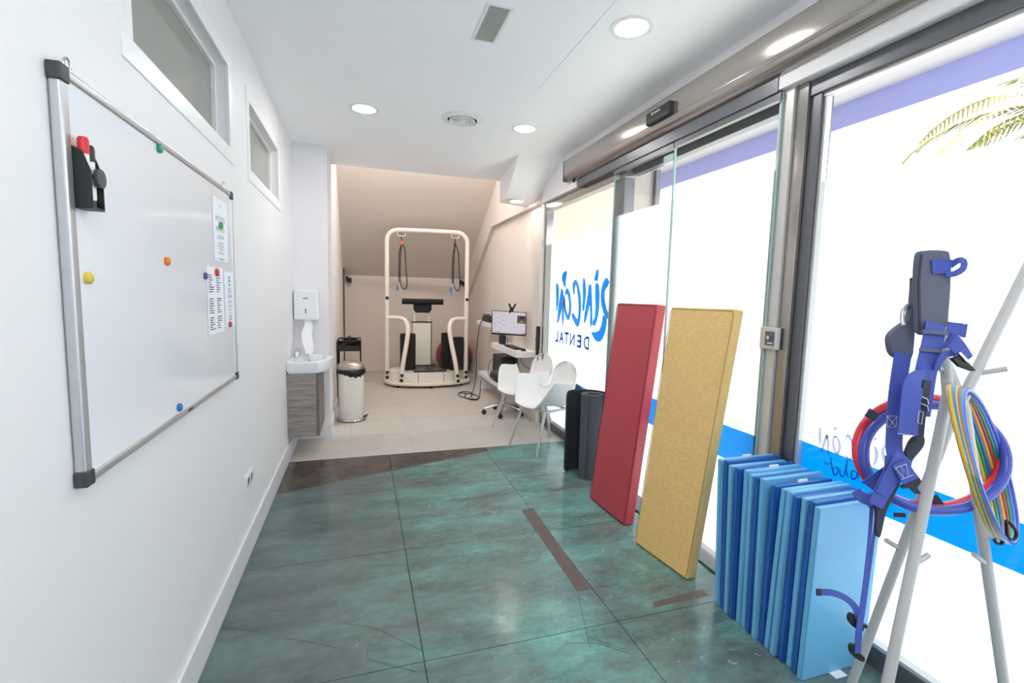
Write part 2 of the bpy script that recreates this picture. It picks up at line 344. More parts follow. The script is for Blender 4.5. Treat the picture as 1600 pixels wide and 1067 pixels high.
# transom windows
def transom(n, y0, y1):
    e = empty('window_%d' % n, (XL, (y0 + y1) / 2, 2.185), kind='structure')
    z0, z1 = 2.185, 2.575; t = 0.068
    for nm, lo, hi in (('frame_bottom', (XL - 0.012, y0 - t, z0 - t), (XL + 0.005, y1 + t, z0 + 0.0015)), ('frame_top', (XL - 0.012, y0 - t, z1 - 0.0015), (XL + 0.005, y1 + t, z1 + t)),
                       ('frame_side', (XL - 0.012, y0 - t, z0 + 0.0015), (XL + 0.005, y0 + 0.0015, z1 - 0.0015)), ('frame_side', (XL - 0.012, y1 - 0.0015, z0 + 0.0015), (XL + 0.005, y1 + t, z1 - 0.0015))):
        bx(nm, lo, hi, WHITE_PL, e, bevel=0.0015)
    bx('pane', (XL - 0.075, y0, z0), (XL - 0.069, y1, z1), GREYGLASS, e)
    b = 0.018
    for nm, lo, hi in (('glazing_bead', (XL - 0.069, y0, z1 - b), (XL - 0.05, y1, z1)), ('glazing_bead', (XL - 0.069, y1 - b, z0), (XL - 0.05, y1, z1 - b)), ('glazing_bead', (XL - 0.069, y0, z0), (XL - 0.05, y0 + b, z1 - b)), ('glazing_bead', (XL - 0.069, y0 + b, z0), (XL - 0.05, y1 - b, z0 + b))):
        bx(nm, lo, hi, WHITE_PL, e)
transom(1, 1.69, 2.76); transom(2, 3.22, 4.255)

# ------------------------------------------------------------------ glazed front (x = 2.0 .. 2.1)
GX = 2.04
def pane_obj(parent, y0, y1, z0, z1, x, name='pane', th=0.008):
    return bx(name, (x, y0, z0), (x + th, y1, z1), GLASS, parent)
# window_3 : pane with the blue lettering
w3 = empty('window_3', (2.0, 4.35, 0), kind='structure')
bx('frame_head', (1.985, 3.40, 2.432), (2.07, 5.12, 2.515), STEEL, w3, bevel=0.003)
bx('frame_jamb', (1.985, 5.065, 0.09), (2.07, 5.12, 2.432), STEEL, w3, bevel=0.003)
bx('frame_sill', (2.0, 3.40, 0), (2.07, 5.12, 0.09), STEEL_D, w3, bevel=0.003)
p3 = pane_obj(w3, 3.60, 5.065, 0.09, 2.432, GX)
MB().add([(GX + 0.012, 3.60, 0.09), (GX + 0.012, 5.065, 0.09), (GX + 0.012, 5.065, 2.07), (GX + 0.012, 3.60, 2.10)], [(0, 1, 2, 3)]).build('film', FILM, w3, recalc=False)
# post between window_3 and the door
bx('frame_mullion', (2.0, 3.44, 0), (2.09, 3.60, 2.515), STEEL_D, w3, bevel=0.003)
bx('outer_jamb', (2.09, 3.44, 0), (2.26, 3.60, 2.515), mat('jamb_beige', (178, 170, 165), 0.6), w3)
bx('outer_jamb_edge', (2.26, 3.40, 0), (2.30, 3.60, 2.515), STEEL_D, w3)
# door_1 : two sliding glass leaves, header, rail
d1 = empty('door_1', (1.97, 2.785, 0), kind='structure')
hp = [(1.872, 2.776), (1.872, 2.655), (1.880, 2.622), (1.90, 2.592), (1.925, 2.58), (2.01, 2.58), (2.01, 2.776)]
MB().prism([(x, z) for x, z in hp], 'y', -0.6, 4.37).build('header_box', STEEL, d1, smooth=40)
bx('header_end_cap', (1.868, 4.37, 2.585), (2.01, 4.376, 2.779), STEEL_D, d1)
bx('bolt', (1.90, 4.20, 2.555), (1.92, 4.23, 2.582), BLACK, d1)
bx('guide_rail', (1.935, 1.93, 2.505), (1.985, 4.20, 2.58), STEEL_D, d1, bevel=0.004)
bx('guide_lip', (1.985, 1.93, 2.515), (2.0, 4.2, 2.53), STEEL_L, d1)
for y0, y1 in ((2.752, 3.525), (1.918, 2.744)):
    lf = bx('leaf', (1.955, y0, 0.03), (1.964, y1, 2.505), GLASS, d1)
    MB().add([(1.967, y0, 0.03), (1.967, y1, 0.03), (1.967, y1, 2.14), (1.967, y0, 2.14)], [(0, 1, 2, 3)]).build('film', FILM, lf, recalc=False)
    MB().add([(1.9661, y0, 0.60), (1.9661, y1, 0.60), (1.9661, y1, 0.79), (1.9661, y0, 0.79)], [(0, 1, 2, 3)]).build('stripe', FILMBLUE, lf, recalc=False)
    for ye in (y0, y1): bx('leaf_edge', (1.954, ye - 0.0025, 0.03), (1.965, ye + 0.0025, 2.505), GLASSEDGE, lf)
    bx('clamp_rail', (1.945, y0, 2.47), (1.975, y1, 2.505), STEEL_D, lf)
    bx('floor_guide', (1.95, y0 + 0.02, 0.0), (1.97, y0 + 0.08, 0.03), STEEL_D, lf)
bx('clamp', (1.95, 2.76, 2.39), (1.97, 2.86, 2.44), GLASSEDGE, d1)
bx('outer_lintel', (2.07, 1.95, 2.46), (2.13, 3.44, 2.60), STEEL_D, d1, bevel=0.003)
bx('outer_lintel_plate', (2.005, 1.93, 2.515), (2.07, 3.44, 2.60), STEEL_L, d1)
bx('threshold', (1.84, 1.945, 0), (2.06, 3.44, 0.012), STEEL_D, d1, bevel=0.002)
sens = empty('door_sensor', (1.85, 2.79, 2.66), 'small black motion sensor box on the steel header over the sliding door', 'sensor')
MB().box((1.838, 2.665, 2.642), (1.872, 2.925, 2.722)).build('housing', BLACK, sens, bevel=0.006)
bx('lens', (1.836, 2.675, 2.650), (1.840, 2.915, 2.668), mat('sensor_lens', (70, 74, 84), 0.15), sens)
bx('print_mark', (1.8375, 2.845, 2.694), (1.8382, 2.862, 2.708), WHITE_PL, sens)
for k in range(2): bx('print_mark', (1.8375, 2.765, 2.695 + k * 0.007), (1.8382, 2.835, 2.6985 + k * 0.007), WHITE_PL, sens)
# window_4 : near pane with the grey lettering
w4 = empty('window_4', (2.0, 0.9, 0), kind='structure')
bx('frame_post', (1.968, 1.862, 0), (2.09, 1.945, 2.58), STEEL_L, w4, bevel=0.002)
bx('frame_post', (1.985, 1.800, 0), (2.09, 1.859, 2.58), STEEL, w4, bevel=0.002)
bx('frame_jamb', (2.005, 1.745, 0.09), (2.08, 1.798, 2.50), STEEL_D, w4, bevel=0.003)
bx('glazing_bead', (2.02, 1.728, 0.10), (2.05, 1.745, 2.44), STEEL_L, w4, bevel=0.002)
bx('frame_head', (1.995, -0.6, 2.445), (2.08, 1.80, 2.515), STEEL_D, w4, bevel=0.003)
bx('frame_head_bead', (2.015, -0.55, 2.428), (2.05, 1.745, 2.445), STEEL_L, w4)
bx('frame_sill', (2.01, -0.6, 0), (2.07, 1.80, 0.085), STEEL_D, w4, bevel=0.003)
bx('sill_bead', (2.015, -0.6, 0.085), (2.05, 1.745, 0.10), STEEL_L, w4)
bx('frame_jamb', (2.0, -0.68, 0), (2.08, -0.6, 2.515), STEEL_D, w4, bevel=0.003)
pane_obj(w4, -0.6, 1.73, 0.10, 2.43, GX)
MB().add([(GX + 0.012, -0.6, 0.10), (GX + 0.012, 1.73, 0.10), (GX + 0.012, 1.73, 2.055), (GX + 0.012, -0.6, 2.01)], [(0, 1, 2, 3)]).build('film', FILM, w4, recalc=False)
bx('wall_beside_glass', (1.98, -1.7, 0), (2.12, -0.68, 2.6), WALL, kind='structure')
def decal(name, pts, m, parent, x=GX + 0.0095):
    return MB().add([(x, y, z) for y, z in pts], [tuple(range(len(pts)))]).build(name, m, parent, recalc=False)
decal('stripe', [(-0.6, 0.64), (1.73, 0.625), (1.73, 0.822), (-0.6, 0.75)], FILMBLUE, w4)
# wave tail of the stripe on window_3
decal('stripe', [(3.60, 0.60), (4.02, 0.612), (4.30, 0.628), (4.62, 0.655), (4.90, 0.62), (4.92, 0.63), (4.81, 0.73), (4.66, 0.60), (4.3, 0.54), (3.9, 0.50), (3.60, 0.49)], FILMBLUE, w3)
# brush letters traced as strokes (crop pixels of the pane)
def crop_poly(pts, ox, oy, k, x=GX): return [(lambda q: (q.y, q.z))(at(ox + a / k, oy + b / k, 'x', x)) for a, b in pts]
K = 6.667
def fat(P_, d):     # grow a closed outline by d
    n_ = len(P_); ar = sum(P_[i][0] * P_[(i + 1) % n_][1] - P_[(i + 1) % n_][0] * P_[i][1] for i in range(n_)); sg = 1 if ar > 0 else -1; out = []
    for i in range(n_):
        a, b, c = Vector(P_[i - 1]), Vector(P_[i]), Vector(P_[(i + 1) % n_]); t1 = (b - a).normalized(); t2 = (c - b).normalized(); nn = Vector((t1.y + t2.y, -t1.x - t2.x))
        nn = nn.normalized() if nn.length > 0.2 else Vector((t1.y, -t1.x)); out.append(tuple(b + nn * d * sg))
    return out
LET = {
 'letter_n_end': [[(122, 285), (134, 290), (146, 340), (142, 450), (128, 560), (120, 575), (120, 480), (118, 380), (118, 320)]],
 'letter_n_stem': [[(170, 345), (182, 345), (192, 400), (204, 430), (210, 470), (205, 510), (194, 540), (198, 640), (186, 745), (178, 640), (180, 540), (165, 600), (140, 688), (126, 690), (134, 620), (146, 500), (158, 420)]],
 'accent': [[(190, 180), (216, 160), (228, 164), (226, 200), (214, 260), (216, 322), (206, 320), (192, 282), (180, 240), (182, 205)]],
 'letter_o': [[(212, 380), (226, 345), (240, 340), (260, 400), (274, 500), (270, 590), (254, 655), (238, 664), (218, 630), (204, 580), (196, 520), (200, 430), (208, 440), (212, 520), (226, 590), (240, 620), (252, 570), (254, 500), (246, 430), (234, 385), (222, 395), (214, 412)]],
 'letter_c': [[(292, 285), (312, 250), (334, 262), (354, 320), (370, 420), (374, 540), (366, 650), (352, 720), (340, 735), (318, 710), (296, 660), (280, 620), (284, 596), (298, 605), (322, 648), (340, 665), (348, 620), (354, 540), (348, 430), (334, 330), (322, 288), (310, 330), (308, 402), (298, 390), (292, 340)]],
 'letter_n_left': [[(400, 240), (408, 232), (420, 280), (426, 380), (416, 480), (408, 555), (392, 576), (392, 520), (398, 420), (396, 300)]],
 'letter_n': [[(456, 310), (468, 298), (482, 310), (486, 420), (490, 560), (492, 690), (476, 756), (472, 700), (474, 600), (466, 500), (452, 560), (430, 650), (418, 690), (406, 690), (412, 620), (432, 500), (448, 400)]],
 'letter_i_dot': [[(530, 180), (542, 142), (556, 150), (554, 200), (546, 256), (532, 250), (514, 250), (522, 215)]],
 'letter_i': [[(526, 300), (540, 282), (560, 310), (566, 400), (562, 520), (554, 600), (540, 660), (520, 720), (496, 716), (500, 690), (520, 640), (530, 540), (526, 420)]],
 'letter_r_body': [[(590, 340), (606, 280), (632, 234), (652, 244), (668, 270), (652, 310), (624, 350), (616, 410), (622, 480), (640, 560), (664, 610), (656, 646), (636, 642), (612, 590), (590, 510), (582, 420)]],
 'letter_r_swoosh': [[(604, 615), (640, 655), (640, 700), (624, 790), (600, 850), (576, 884), (540, 884), (510, 850), (482, 795), (520, 800), (556, 790), (580, 750), (596, 690)]],
}
for nm, polys in LET.items():
    for q in polys: decal(nm, fat(crop_poly(q, 850, 400, K), 0.007), FILMBLUE, p3, GX + 0.0102)
for ch, (ya, yb) in zip('DENTAL', ((4.035, 4.16), (4.20, 4.31), (4.36, 4.48), (4.505, 4.62), (4.63, 4.755), (4.775, 4.86))):
    t = text_mesh('letter', ch, 0.175, FILMDENT, p3, (GX + 0.0102, (ya + yb) / 2, 1.045), FACE_X, sx=1.0, bold=0.004)
    wdt = max(v.co.x for v in t.data.vertices) - min(v.co.x for v in t.data.vertices); t.scale.x = (yb - ya) * 0.93 / wdt
# grey brush letters + script on window_4 (strokes as ribbons of polygon)
def stroke(pts, wpx):
    P = spline([Vector((a, b, 0)) for a, b in pts], 5); L_, R_ = [], []; n = len(P)
    for i, p in enumerate(P):
        t = (P[min(i + 1, n - 1)] - P[max(i - 1, 0)]).normalized(); nn = Vector((-t.y, t.x, 0)); u = i / (n - 1)
        ww = wpx * (0.35 + 0.65 * math.sin(math.pi * min(1, max(0, u * 0.9 + 0.08)))) / 2
        L_.append(p + nn * ww); R_.append(p - nn * ww)
    return L_, R_
def stroke_obj(name, pts, wpx, m, parent, x):
    L_, R_ = stroke(pts, wpx); mb = MB(); vs = [at(p.x, p.y, 'x', x) for p in L_] + [at(p.x, p.y, 'x', x) for p in R_]; n = len(L_)
    return mb.add(vs, [(i, i + 1, n + i + 1, n + i) for i in range(n - 1)]).build(name, m, parent, recalc=False)
xg = GX + 0.0088
for nm, pts, wd in (('letter_n', [(1282, 668), (1281, 682), (1282, 694)], 5), ('letter_n', [(1283, 707), (1287, 695), (1292, 680), (1294, 692), (1294, 714)], 5),
                    ('accent', [(1304, 667), (1306, 672)], 6), ('letter_o', [(1303, 682), (1308, 684), (1312, 696), (1309, 709), (1303, 700), (1302, 686), (1306, 681)], 4.5),
                    ('letter_c', [(1321, 686), (1325, 680), (1332, 692), (1334, 708), (1328, 718), (1321, 710)], 5),
                    ('letter_n', [(1342, 690), (1344, 712)], 5), ('letter_n', [(1346, 724), (1352, 700), (1356, 690), (1358, 712), (1357, 732)], 5),
                    ('letter_i_dot', [(1366, 684), (1369, 688)], 6), ('letter_i', [(1367, 697), (1370, 712), (1365, 728)], 6),
                    ('letter_r', [(1386, 694), (1379, 704), (1384, 722), (1392, 738), (1386, 752)], 6)):
    stroke_obj(nm, pts, wd, FILMGREY, w4, xg)
for nm, pts in (('script_letter', [(1298, 714), (1300, 730), (1304, 742), (1309, 738), (1308, 730), (1302, 732)]), ('script_letter', [(1312, 731), (1313, 742), (1318, 744), (1320, 733)]),
                ('script_letter', [(1324, 718), (1322, 736), (1326, 747)]), ('script_letter', [(1338, 738), (1331, 736), (1331, 748), (1338, 746), (1340, 736), (1342, 752)]),
                ('script_letter', [(1352, 738), (1346, 742), (1350, 748), (1347, 756)])):
    stroke_obj(nm, pts, 2.2, FILMNAVY, w4, xg)
for pts in ([(1289, 720), (1289, 727)], [(1292, 721), (1293, 728)], [(1296, 722), (1295, 728)]): stroke_obj('tiny_mark', pts, 1.4, FILMNAVY, w4, xg)

# ------------------------------------------------------------------ outside
PAVE = mat('pavement', (178, 174, 168), 0.9, noise=0.1, nscale=4)
bx('pavement', (2.12, -12, -0.15), (5.2, 30, -0.02), PAVE, kind='structure')
bx('street', (5.2, -12, -0.3), (30, 40, -0.12), mat('asphalt', (120, 120, 122), 0.9, noise=0.1, nscale=6), kind='structure')
bx('porch_ceiling', (2.12, -6, 2.96), (3.5, 5.2, 3.06), mat('porch_grey', (190, 188, 190), 0.25), kind='structure')
bx('porch_fascia', (3.42, -6, 2.785), (3.56, 5.2, 3.3), mat('porch_blue', (168, 172, 236), 0.35), kind='structure')
bx('porch_side_wall', (2.12, 5.16, -0.02), (4.6, 5.4, 3.3), mat('porch_cream', (214, 208, 192), 0.8), kind='structure')
LEAF = mat('palm_leaf', (150, 138, 62), 0.6, rgb2=(96, 98, 48), nscale=3); TRUNK = mat('palm_trunk', (120, 92, 72), 0.9, noise=0.3, nscale=9)
def palm(x, y, zc, label, n=26, L=2.2):
    e = empty('palm_tree', (x, y, -0.12), label, 'tree', 'palm trees along the street')
    MB().tube([(x, y, -0.12), (x + 0.05, y, zc * 0.5), (x, y, zc)], 0.16, 10, rad=[0.2, 0.17, 0.14]).build('trunk', TRUNK, e, smooth=50)
    for k in range(n):
        a = 2 * math.pi * k / n + random.uniform(-.15, .15); el = random.uniform(-0.1, 1.0); d = Vector((math.cos(a), math.sin(a), 0)); sd = Vector((-d.y, d.x, 0))
        pts = []; p = Vector((x, y, zc)); q = el
        for s in range(9):
            pts.append(p.copy()); p = p + (d * math.cos(q) + Vector((0, 0, 1)) * math.sin(q)) * (L / 8); q -= 0.21
        mb = MB(); mb.tube(pts, 0.014, 4)
        for s in range(1, 33):
            u = s / 33 * 8; i = int(u); b = pts[i].lerp(pts[min(i + 1, 8)], u - i); t = (pts[min(i + 1, 8)] - pts[max(0, i - 1)]).normalized()
            ln = 0.5 * math.sin(math.pi * (0.12 + 0.8 * s / 33))
            for g in (-1, 1):
                tip = b + sd * g * ln * 0.75 + t * ln * 0.6 + Vector((0, 0, -0.25 * ln)); mb.add([b - t * 0.026, b + t * 0.026, tip], [(0, 1, 2)])
        mb.build('frond', LEAF, e, recalc=False)
palm(8.3, 3.72, 3.9, 'palm tree seen above the frosted film at the right edge of the near pane')
palm(9.0, 11.3, 4.25, 'palm tree seen over the film between the two sliding glass leaves', 14, 1.7)
palm(9.0, 13.2, 5.6, 'palm tree with brown trunk seen through the upper left of the sliding door', 14, 1.6)

# ================================================================== CEILING FITTINGS
def downlight(x, y, z, label, m=LAMP, r=0.098):
    e = empty('ceiling_light', (x, y, z), label, 'ceiling light', 'recessed round downlights')
    MB().lathe([(r * 0.86, 0.002), (r * 0.86, -0.004), (r * 1.12, -0.004), (r * 1.12, 0.0), (r * 1.12, 0.002)], (x, y, z), 32).build('trim_ring', WHITE_PL, e, smooth=40)
    MB().lathe([(r * 0.86, 0.001), (r * 0.86, -0.002), (0.0, -0.002)], (x, y, z), 32).build('diffuser', m, e)
downlight(0.036, 3.967, ZC, 'round downlight on the left, nearest the white wall with the whiteboard')
downlight(1.317, 3.927, ZC, 'round downlight between the round air vent and the steel door header')
downlight(1.333, 2.297, ZC - 0.004, 'largest round downlight, nearest the camera, beside the ceiling service panel')
downlight(1.75, 5.45, 2.579, 'small round downlight under the sloping soffit beside the glass front', LAMPW, 0.09)
v = empty('air_vent', (0.781, 3.903, ZC), 'round white air vent of concentric rings in the ceiling', 'air vent')
VD = mat('vent_dark', (70, 70, 72), 0.8)
MB().lathe([(0.165, 0.0), (0.165, -0.006), (0.125, -0.018), (0.118, -0.012), (0.118, 0.0)], (0.781, 3.903, ZC), 36).build('outer_flange', WHITE_PL, v, smooth=40)
MB().lathe([(0.12, -0.001), (0.0, -0.001)], (0.781, 3.903, ZC), 36).build('dark_throat', VD, v)
for r in (0.10, 0.076, 0.052):
    MB().lathe([(r, -0.003), (r + 0.004, -0.018), (r - 0.004, -0.019), (r - 0.012, -0.004)], (0.781, 3.903, ZC), 32).build('vent_ring', WHITE_PL, v, smooth=40)
MB().lathe([(0.034, -0.003), (0.03, -0.02), (0.0, -0.021)], (0.781, 3.903, ZC), 24).build('vent_core', WHITE_PL, v, smooth=40)
v2 = empty('ceiling_grille', (0.65, 2.52, ZC), 'rectangular grey return grille in the ceiling', 'grille')
gm = mat('grille_grey', (190, 194, 190), 0.5)
for lo, hi in (((0.585, 2.345, ZC - 0.005), (0.60, 2.70, ZC)), ((0.703, 2.345, ZC - 0.005), (0.718, 2.70, ZC)), ((0.60, 2.345, ZC - 0.005), (0.703, 2.36, ZC)), ((0.60, 2.685, ZC - 0.005), (0.703, 2.70, ZC))):
    bx('grille_frame', lo, hi, WHITE_PL, v2)
bx('backing', (0.60, 2.36, ZC - 0.001), (0.703, 2.685, ZC), mat('grille_back', (160, 164, 160), 0.7), v2)
for k in range(12):
    xx = 0.605 + k * 0.0083; bx('grille_slat', (xx, 2.362, ZC - 0.004), (xx + 0.004, 2.683, ZC - 0.001), gm, v2)
v3 = MB().lathe([(0.10, 0.0), (0.10, -0.008), (0.07, -0.016), (0.0, -0.016)], (0.86, 2.03, ZC), 28).build('ceiling_speaker', WHITE_PL, smooth=40, origin=(0.86, 2.03, ZC))
tag(v3, 'round white ceiling fitting just cut off by the top edge of the picture', 'ceiling fitting')

# ================================================================== LEFT WALL THINGS
BXF = -0.588
wb = empty('whiteboard', (XL, 1.27, 1.04), 'large white magnetic board in an aluminium frame on the left wall', 'whiteboard')
y0, y1, z0, z1 = 1.270, 2.672, 1.046, 1.952
bx('board_panel', (XL + 0.004, y0 + 0.012, z0 + 0.012), (BXF - 0.006, y1 - 0.012, z1 - 0.012), BOARD, wb)
for nm, lo, hi in (('frame_left', (XL + 0.002, y0, z0 + 0.03), (BXF, y0 + 0.03, z1 - 0.03)), ('frame_right', (XL + 0.002, y1 - 0.022, z0 + 0.03), (BXF, y1, z1 - 0.03)),
                   ('frame_bottom', (XL + 0.002, y0 + 0.03, z0), (BXF, y1 - 0.03, z0 + 0.022)), ('frame_top', (XL + 0.002, y0 + 0.03, z1 - 0.022), (BXF, y1 - 0.03, z1))):
    bx(nm, lo, hi, ALU, wb, bevel=0.006, seg=3)
for yy in (y0 - 0.003, y1 - 0.033):
    for zz in (z0 - 0.003, z1 - 0.033):
        bx('corner_cap', (XL + 0.001, yy, zz), (BXF + 0.003, yy + 0.036, zz + 0.036), mat('cap_dark', (62, 63, 68), 0.5), wb, bevel=0.004)
for yy in (1.325, 2.565):
    MB().tube(spline([(BXF - 0.012, yy - 0.012, z1), (BXF - 0.012, yy - 0.012, z1 + 0.02), (BXF - 0.012, yy, z1 + 0.03), (BXF - 0.012, yy + 0.012, z1 + 0.02), (BXF - 0.012, yy + 0.012, z1)], 5), 0.0028, 6).build('hanging_clip', CHROME, wb, smooth=60)
bx('maker_plate', (BXF - 0.001, 1.935, z0 + 0.008), (BXF + 0.0008, 1.985, z0 + 0.015), BLACK, wb)
SURF = BXF - 0.006
def magnet(y, z, rgb, label, r=0.014, x=None):
    x = SURF if x is None else x
    o = MB().lathe([(r * 0.95, 0.0), (r, 0.004), (r * 0.98, 0.008), (r * 0.75, 0.011), (0.0, 0.012)], (x, y, z), 20, 'x').build('magnet', mat('magnet_%d_%d_%d' % rgb, rgb, 0.4), smooth=50, origin=(x, y, z))
    tag(o, label, 'magnet', 'round magnets on the whiteboard')
magnet(1.79, 1.921, (40, 150, 120), 'teal round magnet under the top frame of the whiteboard')
magnet(1.334, 1.513, (222, 196, 84), 'yellow round magnet on the left of the whiteboard')
magnet(1.808, 1.577, (236, 122, 44), 'orange round magnet in the middle of the whiteboard')
magnet(1.859, 1.088, (30, 120, 190), 'blue round magnet at the bottom of the whiteboard')
magnet(2.444, 1.77, (60, 160, 70), 'green round magnet holding the upper letter chart sheet', 0.016, SURF + 0.003)
magnet(2.358, 1.562, (210, 50, 58), 'larger red round magnet on top of the text list sheet', 0.016, SURF + 0.003)
magnet(2.205, 1.542, (92, 84, 150), 'purple round magnet left of the text list sheet')
magnet(2.545, 1.325, (200, 70, 84), 'small red round magnet at the foot of the eye chart', 0.013, SURF + 0.003)
def sheet(y0, y1, z0, z1, label, lines, d=0.0012, tilt=0.0):
    e = empty('paper_sheet', (SURF, (y0 + y1) / 2, z0), label, 'paper', 'sheets on the whiteboard')
    x = SURF + d
    pts = []; n = 6
    vs = []; fs = []
    for i in range(n + 1):
        u = i / n; xx = x + 0.010 * max(0, (u - 0.0)) ** 1 * 0 + (0.012 * (1 - u) ** 3 if tilt else 0)
        zz = z0 + (z1 - z0) * u
        vs += [(xx, y0 + (0.0), zz), (xx, y1, zz), (xx + 0.0006, y0, zz), (xx + 0.0006, y1, zz)]
    for i in range(n):
        a = i * 4; b = a + 4
        fs += [(a, a + 1, b + 1, b), (a + 2, b + 2, b + 3, a + 3), (a, b, b + 2, a + 2), (a + 1, a + 3, b + 3, b + 1)]
    fs += [(0, 2, 3, 1), (n * 4, n * 4 + 1, n * 4 + 3, n * 4 + 2)]
    MB().add(vs, fs).build('sheet', PAPER, e)
    lines(e, x + 0.001)
    return e
def lines_a(e, x):
    for s, z, sz in (('H V Z D S', 1.795, 0.034), ('N C V K D', 1.752, 0.028), ('C Z S H N', 1.718, 0.022), ('O N V S R', 1.690, 0.017)):
        text_mesh('print_line', s, sz, INK, e, (x, 2.455, z), FACE_X)
    for z, wd in ((1.676, .10), (1.666, .06), (1.656, .05), (1.646, .09), (1.622, .10), (1.617, .03), (1.855, .03)):
        bx('print_line', (x, 2.455 - wd / 2, z), (x + 0.0003, 2.455 + wd / 2, z + 0.002), INK, e)
def lines_b(e, x):
    r = random.Random(3)
    for k in range(24):
        z = 1.545 - k * 0.0098
        if k in (8, 9, 17): continue
        for ya in (2.25, 2.36):
            wd = r.uniform(0.03, 0.075); bx('print_line', (x + 0.004 * 0, ya, z), (x + 0.0004, ya + wd, z + 0.0034), INK, e)
def lines_c(e, x):
    for s, z, sz in (('E', 1.525, 0.062), ('D E', 1.482, 0.034), ('B A N', 1.455, 0.026), ('E A F S', 1.430, 0.021), ('H D N C E', 1.409, 0.016), ('T P R H E', 1.391, 0.013), ('R V S Z D', 1.375, 0.010)):
        text_mesh('print_line', s, sz, INK, e, (x, 2.575, z), FACE_X)
    for z in (1.362, 1.352, 1.343): bx('print_line', (x, 2.55, z), (x + 0.0003, 2.60, z + 0.003), INK, e)
sheet(2.345, 2.572, 1.612, 1.885, 'upper white sheet with rows of letters under the green magnet', lines_a)
sheet(2.228, 2.470, 1.300, 1.582, 'white sheet of small printed text lists under the red magnet', lines_b, tilt=0)
sheet(2.487, 2.650, 1.313, 1.572, 'white eye chart sheet with a big letter E at the top', lines_c)
mh = empty('marker_holder', (SURF, 1.30, 1.665), 'black magnetic marker holder at the upper left of the whiteboard', 'marker holder')
mprof = [(SURF, 1.664), (SURF + 0.036, 1.664), (SURF + 0.036, 1.745), (SURF + 0.022, 1.787), (SURF, 1.797)]
MB().prism(mprof, 'y', 1.300, 1.303).build('side_plate', BLACK, mh, bevel=0.001)
MB().prism(mprof, 'y', 1.350, 1.353).build('side_plate', BLACK, mh, bevel=0.001)
bx('bottom_plate', (SURF, 1.303, 1.664), (SURF + 0.036, 1.350, 1.669), BLACK, mh)
bx('back_plate', (SURF, 1.303, 1.669), (SURF + 0.004, 1.350, 1.795), BLACK, mh)
MB().lathe([(0.021, 0.032), (0.021, 0.040), (0.0, 0.041)], (SURF, 1.336, 1.735), 24, 'x').build('round_button', mat('button_grey', (74, 72, 76), 0.5), mh, smooth=40)
bx('front_bar', (SURF + 0.030, 1.303, 1.731), (SURF + 0.034, 1.350, 1.740), BLACK, mh)
def marker(y, rgb, label, zt):
    e = empty('marker_pen', (SURF + 0.018, y, 1.67), label, 'marker', 'markers in the holder'); c = (SURF + 0.018, y, 0)
    MB().lathe([(0.0, 1.686), (0.0085, 1.686), (0.0095, 1.69), (0.0095, zt - 0.034), (0.008, zt - 0.034)], c, 14).build('barrel', WHITE_PL, e, smooth=40)
    MB().lathe([(0.0, 1.672), (0.009, 1.672), (0.009, 1.686), (0.0, 1.686)], c, 14).build('end_plug', mat('mk_%d' % rgb[0], rgb, 0.4), e, smooth=40)
    MB().lathe([(0.0105, zt - 0.036), (0.0105, zt - 0.006), (0.008, zt), (0.0, zt)], c, 14).build('cap', MATS['mk_%d' % rgb[0]], e, smooth=40)
marker(1.3155, (214, 42, 46), 'red-capped white marker pen standing in the black holder', 1.818)
marker(1.3375, (34, 36, 44), 'black-capped white marker pen standing in the black holder', 1.806)
so_ = empty('wall_socket', (XL, 2.92, 0.43), 'white double power socket low on the left wall', 'socket')
bx('plate', (XL, 2.838, 0.385), (XL + 0.010, 3.0, 0.468), WHITE_PL, so_, bevel=0.003)
for yy in (2.88, 2.96):
    MB().lathe([(0.030, 0.010), (0.030, 0.014), (0.024, 0.014), (0.022, 0.004), (0.0, 0.004)], (XL, yy, 0.4265), 20, 'x').build('outlet', mat('socket_shade', (214, 214, 218), 0.4), so_, smooth=40)
    for g in (-0.009, 0.009): MB().lathe([(0.0028, 0.004), (0.0028, 0.0052), (0.0, 0.0052)], (XL, yy + g, 0.4265), 8, 'x').build('hole', BLACK, so_)

# ------------------------------------------------------------------ wash basin corner
GREYWOOD = mat('grey_wood', (168, 160, 154), 0.55, rgb2=(132, 125, 120), nscale=4, stretch=(1.5, 1.5, 16)); GREYWOOD_D = mat('grey_wood_edge', (116, 110, 108), 0.5)
cb = empty('vanity_cabinet', (-0.48, 4.70, 0.21), 'wall-hung grey wood-grain vanity cabinet under the basin', 'cabinet')
bx('carcass', (XL + 0.001, 4.445, 0.205), (-0.375, 5.0, 0.765), GREYWOOD, cb, bevel=0.001)
bx('door', (-0.373, 4.442, 0.207), (-0.352, 5.002, 0.763), GREYWOOD_D, cb, bevel=0.002)
bs = empty('wash_basin', (-0.45, 4.74, 0.765), 'white ceramic basin with a bowed front on the grey cabinet', 'basin')
def arc_poly(x0, xf, bow, ya, yb, n=14):
    p = [(x0, ya), (xf, ya)]
    for i in range(1, n): u = i / n; p.append((xf + bow * math.sin(math.pi * u) ** 0.7, ya + (yb - ya) * u))
    return p + [(xf, yb), (x0, yb)]
outer = arc_poly(XL + 0.001, -0.365, 0.115, 4.432, 5.035); n = len(outer)
inner = [(-0.455 + (x + 0.455) * 0.74, 4.735 + (y - 4.735) * 0.78) for x, y in outer]; inner = [(max(x, -0.535), y) for x, y in inner]
bot = [(-0.45 + (x + 0.45) * 0.55, 4.735 + (y - 4.735) * 0.55) for x, y in inner]
low = [(-0.47 + (x + 0.47) * 0.90, 4.735 + (y - 4.735) * 0.97) for x, y in outer]
